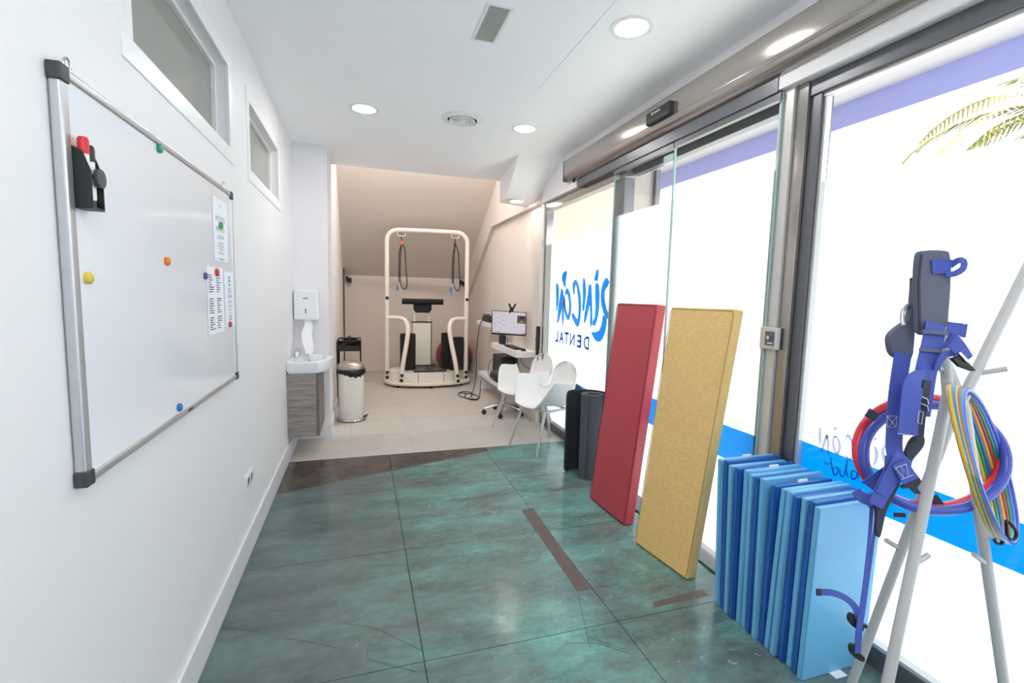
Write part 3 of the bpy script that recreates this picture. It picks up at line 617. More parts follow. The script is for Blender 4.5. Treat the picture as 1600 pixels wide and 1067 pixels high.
vs = [(x, y, 0.766) for x, y in low] + [(x, y, 0.80) for x, y in outer] + [(x, y, 0.868) for x, y in outer] + [(x, y, 0.868) for x, y in inner] + [(x, y, 0.80) for x, y in bot]
fs = [tuple(range(n))[::-1]] + [(k * n + i, k * n + (i + 1) % n, (k + 1) * n + (i + 1) % n, (k + 1) * n + i) for k in range(4) for i in range(n)] + [tuple(range(4 * n, 5 * n))]
MB().add(vs, fs).build('bowl', WHITE_GLOSS, bs, bevel=0.006)
MB().lathe([(0.010, 0), (0.010, 0.002), (0.0, 0.002)], (-0.44, 4.56, 0.8685), 14).build('overflow_hole', BLACK, bs)
fa = empty('basin_faucet', (-0.56, 4.74, 0.868), 'chrome mixer tap on the white basin', 'faucet')
MB().lathe([(0.024, 0), (0.024, 0.055), (0.02, 0.06), (0.0, 0.06)], (-0.565, 4.74, 0.869), 18).build('body', CHROME, fa, smooth=40)
MB().tube(spline([(-0.56, 4.74, 0.905), (-0.52, 4.74, 0.912), (-0.475, 4.74, 0.905), (-0.468, 4.74, 0.885)], 5), 0.012, 10).build('spout', CHROME, fa, smooth=60)
MB().box((-0.585, 4.727, 0.93), (-0.52, 4.753, 0.956)).build('lever', CHROME, fa, bevel=0.006)
td = empty('towel_dispenser', (-0.495, 5.0, 1.2), 'white paper towel dispenser on the wall above the basin', 'dispenser')
bx('body', (-0.606, 4.925, 1.202), (-0.385, YS, 1.494), WHITE_GLOSS, td, bevel=0.022, seg=4)
bx('slot_window', (-0.502, 4.9235, 1.268), (-0.494, 4.9262, 1.312), BLACK, td)
MB().tube(spline([(-0.52, 4.9245, 1.405), (-0.50, 4.9245, 1.412), (-0.475, 4.9245, 1.411)], 4), 0.004, 6).build('logo_mark', mat('mark_grey', (70, 70, 74), 0.5), td)
pt = MB().ribbon(spline([(-0.49, 4.955, 1.205), (-0.475, 4.94, 1.15), (-0.49, 4.90, 1.08), (-0.48, 4.86, 1.0), (-0.465, 4.83, 0.94), (-0.47, 4.80, 0.885)], 5), [0.05 + 0.045 * math.sin(i / 25 * 3) for i in range(26)], 0.003, (0.35, -1, 0.15)).build('paper_towel', mat('towel_white', (240, 240, 241), 0.9), smooth=40, origin=(-0.48, 4.9, 0.885))
tag(pt, 'white paper towel hanging from the dispenser down over the basin', 'paper towel')

# ------------------------------------------------------------------ bin and black cart
bi = empty('pedal_bin', (-0.11, 5.75, 0), 'cream pedal bin with metal lid and black bin liner', 'bin'); c = (-0.11, 5.75, 0)
MB().lathe([(0.0, 0.03), (0.136, 0.03), (0.14, 0.036), (0.142, 0.55), (0.138, 0.58), (0.0, 0.58)], c, 36).build('body', CREAM, bi, smooth=40)
MB().lathe([(0.0, 0.0), (0.158, 0.0), (0.162, 0.012), (0.15, 0.03), (0.136, 0.034), (0.0, 0.034)], c, 36).build('base_ring', CHROME, bi, smooth=40)
MB().lathe([(0.0, -0.0), (0.161, 0.0), (0.164, 0.006), (0.160, 0.012), (0.0, 0.012)], c, 36).build('rubber_foot', RUBBER, bi, smooth=40)
vs = []; nb = 48
for k, (r, h) in enumerate(((0.146, 0.535), (0.158, 0.555), (0.152, 0.60), (0.14, 0.612))):
    for j in range(nb):
        a = 2 * math.pi * j / nb; rr = r + 0.006 * math.sin(j * 2.3 + k) ; hh = h + (0.022 * math.sin(a * 2 + 0.6) + 0.008 * math.sin(j * 1.9) if k == 0 else 0)
        vs.append((c[0] + rr * math.cos(a), c[1] + rr * math.sin(a), hh))
MB().add(vs, [(k * nb + j, k * nb + (j + 1) % nb, (k + 1) * nb + (j + 1) % nb, (k + 1) * nb + j) for k in range(3) for j in range(nb)]).build('bin_liner', mat('liner_black', (24, 24, 26), 0.25), bi, smooth=60)
MB().lathe([(0.150, 0.600), (0.152, 0.625), (0.142, 0.650), (0.11, 0.675), (0.06, 0.692), (0.0, 0.697)], c, 36).build('lid', mat('lid_steel', (186, 180, 174), 0.28, 0.9), bi, smooth=50)
bx('pedal', (0.03, 5.70, 0.03), (0.065, 5.76, 0.04), BLACK, bi, bevel=0.004)
MB().tube([(0.04, 5.73, 0.035), (0.075, 5.72, 0.06)], 0.006, 6).build('pedal_arm', BLACK, bi)
ct = empty('trolley_cart', (-0.14, 6.6, 0), 'slim black metal trolley behind the bin', 'trolley')
cx0, cx1, cy0, cy1 = -0.282, -0.004, 6.40, 6.82
for xx in (cx0, cx1):
    for yy in (cy0, cy1): MB().tube([(xx, yy, 0.02), (xx, yy, 0.85)], 0.010, 8).build('post', BLACK, ct, smooth=60)
for z in (0.72, 0.38, 0.08):
    bx('shelf', (cx0, cy0, z), (cx1, cy1, z + 0.006), BLACK, ct)
    for lo, hi in (((cx0, cy0 - 0.006, z), (cx1, cy0, z + 0.075)), ((cx0, cy1, z), (cx1, cy1 + 0.006, z + 0.075)), ((cx0 - 0.006, cy0, z), (cx0, cy1, z + 0.075)), ((cx1, cy0, z), (cx1 + 0.006, cy1, z + 0.075))):
        bx('shelf_rim', lo, hi, BLACK, ct)
for yy in (cy0, cy1): MB().tube([(cx0, yy, 0.85), (cx1, yy, 0.85)], 0.009, 8).build('top_rail', BLACK, ct)
for xx in (cx0, cx1): MB().tube([(xx, cy0, 0.85), (xx, cy1, 0.85)], 0.009, 8).build('top_rail', BLACK, ct)
hr = empty('cable_tangle', (-0.12, 6.6, 0.726), 'tangle of black straps and cables on top of the black trolley', 'cables')
rr = random.Random(5)
for k in range(6):
    P = [(-0.14 + rr.uniform(-.12, .11), 6.6 + rr.uniform(-.16, .16), 0.75 + rr.uniform(0, .13 if k % 2 else .07)) for _ in range(7)]
    MB().tube(spline(P, 6, True), 0.011, 6, True).build('cable', CABLE, hr, smooth=60)
MB().lathe([(0.0, 0), (0.02, 0.0), (0.022, 0.05), (0.012, 0.08), (0.0, 0.085)], (-0.14, 6.5, 0.83), 12).build('plug', BLACK, hr, smooth=50)

# ================================================================== BALANCE MACHINE
mc = empty('balance_machine', (1.05, 7.85, 0), 'white balance training machine with a tall tubular arch and black pads', 'exercise machine')
MX, MY = 1.05, 7.86
def dpoly(rx, ryf, ryb, n=28, cx=MX, cy=MY):
    return [(cx + rx * math.cos(a), cy + (ryf if math.sin(a) < 0 else ryb) * math.copysign(abs(math.sin(a)) ** 0.75, math.sin(a))) for a in [2 * math.pi * k / n for k in range(n)]]
MB().prism(dpoly(0.70, 0.50, 0.45), 'z', 0.035, 0.085).build('base_plate', CREAM, mc, bevel=0.012, smooth=40)
for dx, dy in ((-0.5, -0.33), (0, -0.47), (0.5, -0.33), (-0.5, 0.3), (0.5, 0.3)): MB().lathe([(0.018, 0.0), (0.02, 0.008), (0.01, 0.012), (0.01, 0.035)], (MX + dx, MY + dy, 0), 12).build('foot', RUBBER, mc)
for a0, a1 in ((0.56, 0.44), (0.44, 0.26), (0.26, -0.04)): pass
segs = [(-0.42, -0.2), (-0.2, 0.2), (0.2, 0.42)]
for a0, a1 in segs:
    q = []
    for k in range(7):
        x = a0 + (a1 - a0) * k / 6; q.append((MX + x, MY - 0.47 * math.sqrt(max(0, 1 - (x / 0.66) ** 2)) + 0.02))
    q += [(MX + a1 - 0.003, MY + 0.1), (MX + a0 + 0.003, MY + 0.1)]; q[0] = (q[0][0] + 0.003, q[0][1]); q[6] = (q[6][0] - 0.003, q[6][1])
    MB().prism(q, 'z', 0.085, 0.235).build('front_panel', CREAM, mc, bevel=0.004)
for sx in (-1, 1):
    MB().lathe([(0.0, 0.085), (0.17, 0.085), (0.17, 0.235), (0.16, 0.245), (0.0, 0.245)], (MX + sx * 0.46, MY + 0.02, 0), 28).build('side_drum', CREAM, mc, smooth=40)
for sx in (-1, 1):
    bx('foot_plate', (MX + (-0.255 if sx < 0 else 0.005), 7.50, 0.236), (MX + (-0.005 if sx < 0 else 0.255), 8.0, 0.262), mat('plate_dark', (58, 57, 60), 0.5), mc, bevel=0.006)
    for k in range(3): bx('grip_mark', (MX + sx * 0.13 - 0.05 + k * 0.04, 7.60, 0.262), (MX + sx * 0.13 - 0.038 + k * 0.04, 7.74, 0.2635), mat('mark_light', (150, 150, 150), 0.5), mc)
# arch
ux0, ux1, zt = 0.40, 1.645, 2.455; uyL, uyR = 7.84, 7.66; rb = 0.17
def lerpy(x): return uyL + (uyR - uyL) * (x - ux0) / (ux1 - ux0)
A = [(ux0, uyL, 0.085), (ux0, uyL, 0.6), (ux0, uyL, 1.2), (ux0, uyL, 1.8), (ux0, uyL, zt - rb)]
for k in range(1, 9):
    a = math.pi / 2 * k / 8; x = ux0 + rb - rb * math.cos(a); A.append((x, lerpy(x), zt - rb + rb * math.sin(a)))
A.append(((ux0 + ux1) / 2, lerpy((ux0 + ux1) / 2), zt + 0.005))
for k in range(8, 0, -1):
    a = math.pi / 2 * k / 8; x = ux1 - rb + rb * math.cos(a); A.append((x, lerpy(x), zt - rb + rb * math.sin(a)))
A += [(ux1, uyR, zt - rb), (ux1, uyR, 1.8), (ux1, uyR, 1.2), (ux1, uyR, 0.6), (ux1, uyR, 0.085)]
MB().tube(A, 0.036, 14).build('arch', CREAM, mc, smooth=60)
for x, y, s in ((ux0, uyL, 1), (ux1, uyR, -1)):
    fy = y - 0.33
    H = spline([(x, y, 1.075), (x + s * 0.18, y - 0.08, 1.075), (x + s * 0.27, y - 0.14, 1.04), (x + s * 0.31, y - 0.2, 0.92), (x + s * 0.285, y - 0.25, 0.70), (x + s * 0.23, fy + 0.02, 0.4), (x + s * 0.19, fy, 0.085)], 6)
    MB().tube(H, 0.036, 12).build('handrail', CREAM, mc, smooth=60)
    for bz in (1.39, 0.20, 0.12): MB().lathe([(0.026, -0.034), (0.026, -0.046), (0.018, -0.05), (0.0, -0.05)], (x, y, bz), 14, 'y').build('bolt', BLACK, mc, smooth=40)
    for bz in (0.20, 0.12): MB().lathe([(0.026, -0.034), (0.026, -0.046), (0.018, -0.05), (0.0, -0.05)], (x + s * (0.19 + (bz - .085) * .12), fy + 0.005, bz), 14, 'y').build('bolt', BLACK, mc, smooth=40)
# back column and support pad
bx('back_column', (0.83, 8.08, 0.24), (1.13, 8.20, 0.985), CREAM, mc, bevel=0.008)
bx('column_edge', (1.13, 8.07, 0.24), (1.148, 8.21, 0.99), mat('edge_grey', (120, 116, 112), 0.5), mc, bevel=0.003)
bx('column_foot', (0.78, 8.04, 0.235), (1.22, 8.26, 0.27), BLACK, mc, bevel=0.004)
bx('column_cap', (0.815, 8.07, 0.985), (1.15, 8.21, 1.0), BLACK, mc, bevel=0.003)
for xx in (0.86, 1.10): MB().tube([(xx, 8.13, 0.98), (xx, 8.13, 1.24)], 0.022, 10).build('pad_post', CREAM, mc, smooth=60)
MB().prism([(0.84, 1.20), (0.88, 1.15), (1.10, 1.15), (1.14, 1.20), (1.14, 1.30), (0.84, 1.30)], 'y', 8.06, 8.12).build('chest_pad', BLACKF, mc, bevel=0.012)
MB().tube([(0.66, 8.06, 1.335), (1.32, 8.05, 1.335)], 0.047, 16).build('grip_bar', BLACKF, mc, smooth=50)
for xx in (0.655, 1.322): MB().lathe([(0.05, -0.004), (0.052, 0.006), (0.0, 0.01)], (xx, 8.055, 1.335), 14, 'x').build('bar_cap', BLACK, mc, smooth=40)
# tall black side pads
for x0, x1, zt_ in ((0.60, 0.84, 0.83), (1.26, 1.42, 0.84), (1.38, 1.60, 0.78)):
    bx('side_pad', (x0, 7.72 if x0 < 1.3 else 7.60, 0.24), (x1, 7.82 if x0 < 1.3 else 7.70, zt_), BLACKF, mc, bevel=0.02, seg=3)
# hanging cords with carabiners
BLUEAN = mat('blue_anodised', (60, 130, 190), 0.3, 0.6)
for k, (x, lab) in enumerate(((0.62, 'black looped cord with blue carabiner hanging left on the arch, orange tab on top'), (1.45, 'black looped cord with blue carabiner hanging right on the arch'))):
    y = lerpy(x); e = empty('bungee_rope', (x, y, 1.65), lab, 'cord', 'cords on the machine arch')
    MB().tube([(x - 0.06, y, zt - 0.035), (x - 0.06, y, zt - 0.085), (x, y, zt - 0.095), (x + 0.06, y, zt - 0.085), (x + 0.06, y, zt - 0.035)], 0.008, 6).build('hook_bracket', CREAM, e, smooth=60)
    z = zt - 0.09
    MB().tube(spline([(x, y, z), (x, y, z - 0.12), (x - 0.035, y - 0.01, z - 0.3), (x - 0.04, y - 0.01, z - 0.72)], 5), 0.008, 6).build('cord', CABLE, e, smooth=60)
    MB().tube(spline([(x, y, z - 0.1), (x + 0.05, y - 0.015, z - 0.22), (x + 0.07, y - 0.015, z - 0.5), (x + 0.085, y - 0.015, z - 0.76), (x + 0.05, y - 0.015, z - 0.83), (x - 0.01, y - 0.015, z - 0.76), (x - 0.02, y - 0.01, z - 0.5), (x, y, z - 0.12)], 6), 0.008, 6).build('cord_loop', CABLE, e, smooth=60)
    bx('knot', (x - 0.02, y - 0.02, z - 0.14), (x + 0.02, y + 0.02, z - 0.08), mat('orange_tab', (226, 110, 50), 0.6) if k == 0 else BLACK, e, bevel=0.008)
    zc = z - 0.84
    MB().tube(spline([(x - 0.04, y - 0.01, zc + 0.1), (x - 0.065, y - 0.01, zc + 0.02), (x - 0.055, y - 0.01, zc - 0.06), (x - 0.03, y - 0.01, zc - 0.075), (x - 0.012, y - 0.01, zc - 0.03), (x - 0.02, y - 0.01, zc + 0.06)], 5, True), 0.008, 6, True).build('carabiner', CHROME, e, smooth=60)
    MB().tube([(x - 0.06, y - 0.012, zc + 0.06), (x - 0.064, y - 0.012, zc - 0.02)], 0.012, 8).build('gate_sleeve', BLUEAN, e, smooth=60)
ba = MB().lathe([(0.33 * math.sin(math.pi * k / 20), -0.33 * math.cos(math.pi * k / 20)) for k in range(21)], (1.655, 8.80, 0.33), 36).build('exercise_ball', mat('ball_red', (140, 44, 54), 0.4), smooth=80, origin=(1.655, 8.80, 0))
tag(ba, 'dark red exercise ball behind the white machine', 'exercise ball')
for x, s, lab in ((-0.2, 1, 'small black wall camera left on the back wall'), (1.875, -1, 'small black wall camera right on the back wall, beside the arch')):
    e = empty('wall_camera', (x, 9.18, 1.68), lab, 'camera', 'black sensors on the back wall')
    bx('mount', (x - 0.05, 9.13, 1.66), (x - 0.01, 9.2, 1.745), BLACK, e, bevel=0.004)
    bx('body', (x - 0.015, 9.07, 1.63), (x + 0.05, 9.15, 1.72), BLACK, e, bevel=0.006)
    MB().lathe([(0.022, 0), (0.02, -0.006), (0.0, -0.004)], (x + 0.018, 9.07, 1.675), 14, 'y').build('lens', mat('lens', (40, 42, 50), 0.1), e)

# ================================================================== DESK CORNER
def wall_shelf(y0, y1, z1, x0, th, label, nm='wall_shelf'):
    o = bx(nm, (x0, y0, z1 - th), (2.0, y1, z1), WHITE_PL, bevel=0.003); o.location = (0, 0, 0); tag(o, label, 'shelf', 'white floating shelves'); return o
wall_shelf(5.33, 6.46, 0.815, 1.75, 0.068, 'white floating shelf used as a desk, carrying the keyboard')
wall_shelf(6.25, 7.36, 1.075, 1.75, 0.06, 'upper white floating shelf with the black device behind the monitor')
ls = empty('low_bench', (1.87, 6.5, 0), 'low white bench carrying the computer tower', 'bench')
bx('top', (1.75, 5.75, 0.235), (1.985, 7.2, 0.29), WHITE_PL, ls, bevel=0.003)
bx('leg_panel', (1.77, 7.14, 0), (1.985, 7.19, 0.235), WHITE_PL, ls, bevel=0.002)
bx('leg_panel', (1.77, 5.78, 0), (1.985, 5.82, 0.235), WHITE_PL, ls, bevel=0.002)
# monitor, turned towards the room
mo = empty('monitor', (1.72, 5.58, 0.93), 'flat monitor showing a grey program window, on a wall arm above the desk', 'monitor')
TL, TR, BL, BR = at(768, 484.5, 'y', 5.64), at(822.5, 488, 'y', 5.52), at(768, 521.5, 'y', 5.64), at(822.5, 526, 'y', 5.52)
ex = (TR - TL).normalized(); cen = (TL + TR + BL + BR) / 4; ez = Vector((0, 0, 1)); en = ex.cross(ez).normalized()
if en.y > 0: en = -en
HW, HH = (TR - TL).length / 2, (TL.z - BL.z + TR.z - BR.z) / 4
def mon(u, v_, d): return cen + ex * u + ez * v_ + en * d
def mbox(nm, u0, u1, v0, v1, d0, d1, m, par, bevel=0.0):
    return MB().hexa([mon(u0, v0, d0), mon(u1, v0, d0), mon(u1, v0, d1), mon(u0, v0, d1)], [mon(u0, v1, d0), mon(u1, v1, d0), mon(u1, v1, d1), mon(u0, v1, d1)]).build(nm, m, par, bevel=bevel)
mbox('housing', -HW, HW, -HH, HH, -0.035, 0.0, BLACK, mo, 0.004)
SCR = mat('screen_grey', (120, 118, 124), 0.35, emit=lin((176, 172, 180))[:3], estr=0.45)
scr = mbox('screen', -HW + 0.010, HW - 0.010, -HH + 0.022, HH - 0.008, 0.0, 0.0015, SCR, mo)
mbox('window_thumbnail', 0.10, 0.215, 0.005, 0.10, 0.0015, 0.0022, mat('thumb', (92, 84, 80), 0.5), scr)
MB().slab([mon(0.105, 0.01, 0.0022), mon(0.21, 0.01, 0.0022), mon(0.157, 0.05, 0.0022)], en * 0.0004).build('thumbnail_floor', mat('thumb_floor', (170, 138, 104), 0.5), scr)
mbox('thumbnail_top', 0.135, 0.18, 0.06, 0.09, 0.0022, 0.0026, mat('thumb_dark', (40, 40, 44), 0.5), scr)
mbox('sidebar_line', -0.172, -0.170, -0.125, 0.14, 0.0015, 0.0022, INK, scr)
for k in range(9): mbox('text_line', -0.225, -0.225 + 0.02 + 0.02 * (k % 2), 0.125 - k * 0.02, 0.129 - k * 0.02, 0.0015, 0.002, mat('ui_grey', (120, 118, 126), 0.6), scr)
for k in range(6): mbox('text_line', -0.15 + 0.06 * (k % 2), -0.15 + 0.05 + 0.06 * (k % 2), 0.115 - k * 0.028, 0.119 - k * 0.028, 0.0015, 0.002, MATS['ui_grey'], scr)
for k in range(3): mbox('icon', -0.165 + k * 0.022, -0.155 + k * 0.022, -0.118, -0.108, 0.0015, 0.002, INK, scr)
mbox('red_button', 0.175, 0.22, -0.122, -0.113, 0.0015, 0.002, mat('ui_red', (176, 60, 66), 0.5), scr)
MB().tube([mon(0, 0, -0.03), mon(0, 0, -0.09), (2.0, 5.85, cen.z)], 0.018, 8).build('wall_arm', BLACK, mo, smooth=50)
wc = empty('webcam', tuple(mon(0.03, HH, -0.01)), 'black webcam with spread ears clipped on top of the monitor', 'webcam')
mbox('clip', 0.0, 0.05, HH, HH + 0.02, -0.03, 0.012, BLACK, wc, 0.004); mbox('clip_tongue', 0.0, 0.018, HH - 0.025, HH + 0.005, 0.003, 0.012, BLACK, wc, 0.003)
mbox('body', 0.005, 0.06, HH + 0.018, HH + 0.055, -0.025, 0.015, BLACK, wc, 0.012)
for a, b in ((0.012, -0.005), (0.055, 0.075)): MB().tube([mon(a, HH + 0.05, -0.005), mon(b, HH + 0.095, -0.005)], 0.013, 8).build('ear', BLACK, wc, smooth=60)
kb = empty('keyboard', (1.86, 5.75, 0.815), 'black keyboard lying on the white desk shelf', 'keyboard')
bx('base', (1.80, 5.55, 0.8152), (1.93, 6.02, 0.827), BLACK, kb, bevel=0.003)
for r_ in range(4):
    bx('key_row', (1.808 + r_ * 0.029, 5.56, 0.827), (1.832 + r_ * 0.029, 6.01, 0.832), mat('key_grey', (52, 50, 50), 0.5), kb, bevel=0.001)
ms = MB().lathe([(0.0, 0.034), (0.02, 0.03), (0.032, 0.018), (0.034, 0.0)], (1.88, 5.44, 0.8152), 18, sx=0.9, sy=1.5).build('computer_mouse', BLACK, smooth=60, origin=(1.88, 5.44, 0.8152))
tag(ms, 'black mouse at the near end of the desk shelf', 'mouse')
sp = bx('desk_speaker', (1.80, 6.16, 0.8152), (1.88, 6.26, 0.94), mat('speaker_navy', (40, 46, 58), 0.5), bevel=0.01); tag(sp, 'small dark desktop speaker left of the keyboard', 'speaker')
pc = empty('computer_tower', (1.86, 6.15, 0.29), 'black computer tower on the low white bench', 'computer')
bx('case', (1.76, 5.98, 0.2905), (1.945, 6.40, 0.665), mat('pc_black', (30, 30, 32), 0.35), pc, bevel=0.006)
bx('drive_bar', (1.80, 5.977, 0.52), (1.93, 5.981, 0.528), WHITE_PL, pc)
bx('front_grille', (1.775, 5.976, 0.31), (1.93, 5.981, 0.49), BLACK, pc, bevel=0.002)
for k in range(4): bx('port', (1.79 + k * 0.035, 6.0, 0.665), (1.81 + k * 0.035, 6.05, 0.668), mat('port_grey', (120, 120, 122), 0.4), pc)
dv = empty('black_device', (1.83, 6.9, 1.075), 'black headset box with loose cables on the upper white shelf', 'device')
MB().prism([(6.62, 1.0755), (7.1, 1.0755), (7.12, 1.13), (7.05, 1.165), (6.7, 1.165), (6.62, 1.14)], 'x', 1.77, 1.92).build('body', BLACK, dv, bevel=0.012)
rr = random.Random(9)
for k in range(3):
    P = [(1.78 + rr.uniform(0, .1), 7.0 + rr.uniform(-.05, .2), 1.10 + rr.uniform(0, .09)) for _ in range(6)]
    MB().tube(spline(P, 5, True), 0.006, 6, True).build('cable', CABLE, dv, smooth=60)
def cable(name, pts, label, r=0.006):
    o = MB().tube(spline(pts, 8), r, 6).build(name, CABLE, smooth=60); tag(o, label, 'cable', 'black cables in the desk corner')
cable('hanging_cable', [(1.74, 6.98, 1.10), (1.72, 7.08, 0.95), (1.70, 7.12, 0.6), (1.68, 7.05, 0.25), (1.60, 6.9, 0.03), (1.52, 6.85, 0.008), (1.40, 6.95, 0.008)], 'black cable hanging from the upper shelf down to the floor')
cable('floor_cable', [(1.68, 6.75, 0.22), (1.60, 6.5, 0.02), (1.50, 6.42, 0.008), (1.42, 6.6, 0.008), (1.50, 6.85, 0.008), (1.62, 6.7, 0.008), (1.55, 6.45, 0.010), (1.42, 6.55, 0.012), (1.36, 6.8, 0.008), (1.45, 7.0, 0.008), (1.58, 6.9, 0.01), (1.5, 6.6, 0.012)], 'black cable coiled on the pale floor beside the machine')
cable('tower_cable', [(1.80, 6.35, 0.60), (1.73, 6.42, 0.55), (1.71, 6.45, 0.40), (1.73, 6.42, 0.33), (1.76, 6.30, 0.30)], 'short black cable looping at the side of the computer tower', 0.005)
cable('monitor_cable', [(1.72, 5.61, 0.96), (1.75, 5.66, 0.90), (1.77, 5.72, 0.86), (1.79, 5.78, 0.822)], 'short cable from the monitor down to the desk shelf', 0.004)
cable('desk_cable', [(1.90, 5.60, 0.745), (1.90, 5.58, 0.68), (1.92, 5.50, 0.62), (1.96, 5.4, 0.60)], 'thin cable drooping under the desk shelf', 0.004)
ph = empty('strap_bundle', (1.95, 5.165, 0.80), 'bundle of black straps hanging on the wall end beside the glass front', 'straps')
for k, (dy, zt_, zb) in enumerate(((0.0, 1.12, 0.80), (-0.022, 1.135, 0.86))):
    bx('strap_pack', (1.945 - k * 0.01, 5.155 + dy, zb), (1.974, 5.20 + dy, zt_), BLACK, ph, bevel=0.006)
bx('buckle', (1.938, 5.14, 0.965), (1.975, 5.20, 0.99), mat('buckle_grey', (70, 70, 74), 0.4), ph, bevel=0.003)
for dy in (0.0, 0.02, 0.04): MB().tube(spline([(1.96, 5.14 + dy, 0.82), (1.955, 5.135 + dy, 0.75), (1.96, 5.14 + dy, 0.66)], 4), 0.006, 6).build('strap_end', CABLE, ph, smooth=60)
cs_ = bx('contact_sensor', (1.955, 5.125, 2.05), (1.975, 5.155, 2.11), WHITE_PL, bevel=0.003); tag(cs_, 'small white contact sensor high on the wall end beside the glass front', 'sensor')
# stool
st = empty('swivel_stool', (1.70, 5.62, 0), 'black swivel stool on a chrome five-star base with castors', 'stool')
sc_ = (1.70, 5.62, 0)
MB().lathe([(0.0, 0.46), (0.16, 0.46), (0.18, 0.475), (0.185, 0.505), (0.175, 0.535), (0.15, 0.545), (0.0, 0.548)], sc_, 28).build('seat', mat('seat_grey', (58, 58, 62), 0.6), st, smooth=50)
MB().lathe([(0.0, 0.09), (0.03, 0.09), (0.03, 0.28), (0.018, 0.28), (0.018, 0.46), (0.0, 0.46)], sc_, 16).build('gas_column', CHROME, st, smooth=40)
MB().tube([(1.66, 5.6, 0.45), (1.56, 5.54, 0.44)], 0.007, 6).build('lever', BLACK, st)
for k in range(5):
    a = 2 * math.pi * k / 5 + 0.5; dx, dy = math.cos(a), math.sin(a)
    ar = MB().tube(spline([(1.70, 5.62, 0.115), (1.70 + dx * 0.10, 5.62 + dy * 0.10, 0.11), (1.70 + dx * 0.24, 5.62 + dy * 0.24, 0.07)], 4), 0.017, 8).build('leg', CHROME, st, smooth=50)
    MB().lathe([(0.026, -0.018), (0.028, -0.012), (0.028, 0.012), (0.026, 0.018)], (1.70 + dx * 0.245, 5.62 + dy * 0.245, 0.029), 14, 'y').build('castor', BLACK, ar, smooth=40)

# ================================================================== CHAIRS
def smooth01(t): t = max(0, min(1, t)); return t * t * (3 - 2 * t)
SHELL = mat('chair_shell', (238, 236, 234), 0.42)
LEGM = mat('chair_leg', (206, 203, 200), 0.3, 0.5)
def make_chair(loc, rz, label):
    e = empty('shell_chair', loc, label, 'chair', 'white shell armchairs'); e.rotation_euler = (0, 0, rz)
    # local: front = +x, left/right = y
    nu, nv = 24, 26; vs = []
    for j in range(nv + 1):
        v_ = j / nv
        if v_ < 0.5: t = v_ / 0.5; cx, cz = 0.26 - 0.46 * t, 0.455 - 0.035 * smooth01(t) + 0.012 * (t < 0.0)
        else: t = (v_ - 0.5) / 0.5; cx, cz = -0.20 - 0.11 * t - 0.0, 0.42 + 0.41 * t
        if 0.38 < v_ < 0.62:   # round the bend
            k = smooth01(1 - abs(v_ - 0.5) / 0.12); cx += 0.03 * k; cz += 0.022 * k
        if v_ < 0.12: cz -= 0.03 * (1 - v_ / 0.12) ** 2
        arm = smooth01((v_ + 0.02) / 0.20) * (1 - smooth01((v_ - 0.515) / 0.16))
        wid = 0.235 if v_ < 0.5 else 0.235 - 0.03 * smooth01((v_ - 0.5) / 0.25)
        topround = 1.0
        if v_ > 0.84: topround = math.sqrt(max(0.0, 1 - ((v_ - 0.84) / 0.165) ** 2))
        if v_ < 0.10: wid *= 0.72 + 0.28 * math.sqrt(v_ / 0.10)
        for i in range(nu + 1):
            u = -1 + 2 * i / nu; a = abs(u); s_ = 1 if u >= 0 else -1
            if a < 0.55: yy = a / 0.55 * wid * 0.78; rise = 0.012 * (a / 0.55) ** 2
            else:
                q = (a - 0.55) / 0.45; ang = q * math.pi / 2
                yy = wid * (0.78 + 0.46 * math.sin(ang) * arm + 0.10 * q * (1 - arm)); rise = 0.012 + arm * (0.25 * q ** 1.25)
            yy *= topround
            back = smooth01((v_ - 0.48) / 0.1)
            x = cx + (0.05 * (a ** 2)) * back + 0.06 * arm * max(0, a - 0.55); z = cz + rise * (1 - 0.55 * back)
            if arm > 0 and a > 0.55 and v_ > 0.3: x += 0.05 * smooth01((v_ - 0.3) / 0.25) * ((a - 0.55) / 0.45) * arm
            vs.append((x, s_ * yy, z))
    fs = [(j * (nu + 1) + i, j * (nu + 1) + i + 1, (j + 1) * (nu + 1) + i + 1, (j + 1) * (nu + 1) + i) for j in range(nv) for i in range(nu)]
    o = MB().add(vs, fs); me = o.build('shell', SHELL, None, smooth=80); me.parent = e
    sd = me.modifiers.new('sol', 'SOLIDIFY'); sd.thickness = 0.009; sd.offset = 0; ss = me.modifiers.new('sub', 'SUBSURF'); ss.levels = 1; ss.render_levels = 1
    def part(nm, mb):
        p = mb.build(nm, LEGM, None, smooth=60); p.parent = e
    for fx, fy in ((0.27, 0.225), (0.27, -0.225), (-0.25, 0.215), (-0.25, -0.215)):
        tx, ty = (0.15 if fx > 0 else -0.13), (0.17 if fy > 0 else -0.17)
        part('leg', MB().tube([(fx, fy, 0.0), (tx, ty, 0.40)], 0.015, 10, rad=[0.012, 0.016]))
    for tx in (0.15, -0.13): part('seat_rail', MB().tube([(tx, -0.17, 0.40), (tx, 0.17, 0.40)], 0.012, 8))
    for ty in (0.17, -0.17): part('seat_rail', MB().tube([(-0.13, ty, 0.40), (0.15, ty, 0.40)], 0.012, 8))
    return e
make_chair((1.735, 4.30, 0), math.pi + 0.30, 'white shell armchair nearer the camera, its front legs on the teal floor')
make_chair((1.735, 4.93, 0), math.pi + 0.30, 'white shell armchair behind the other one, standing on the pale tiles')

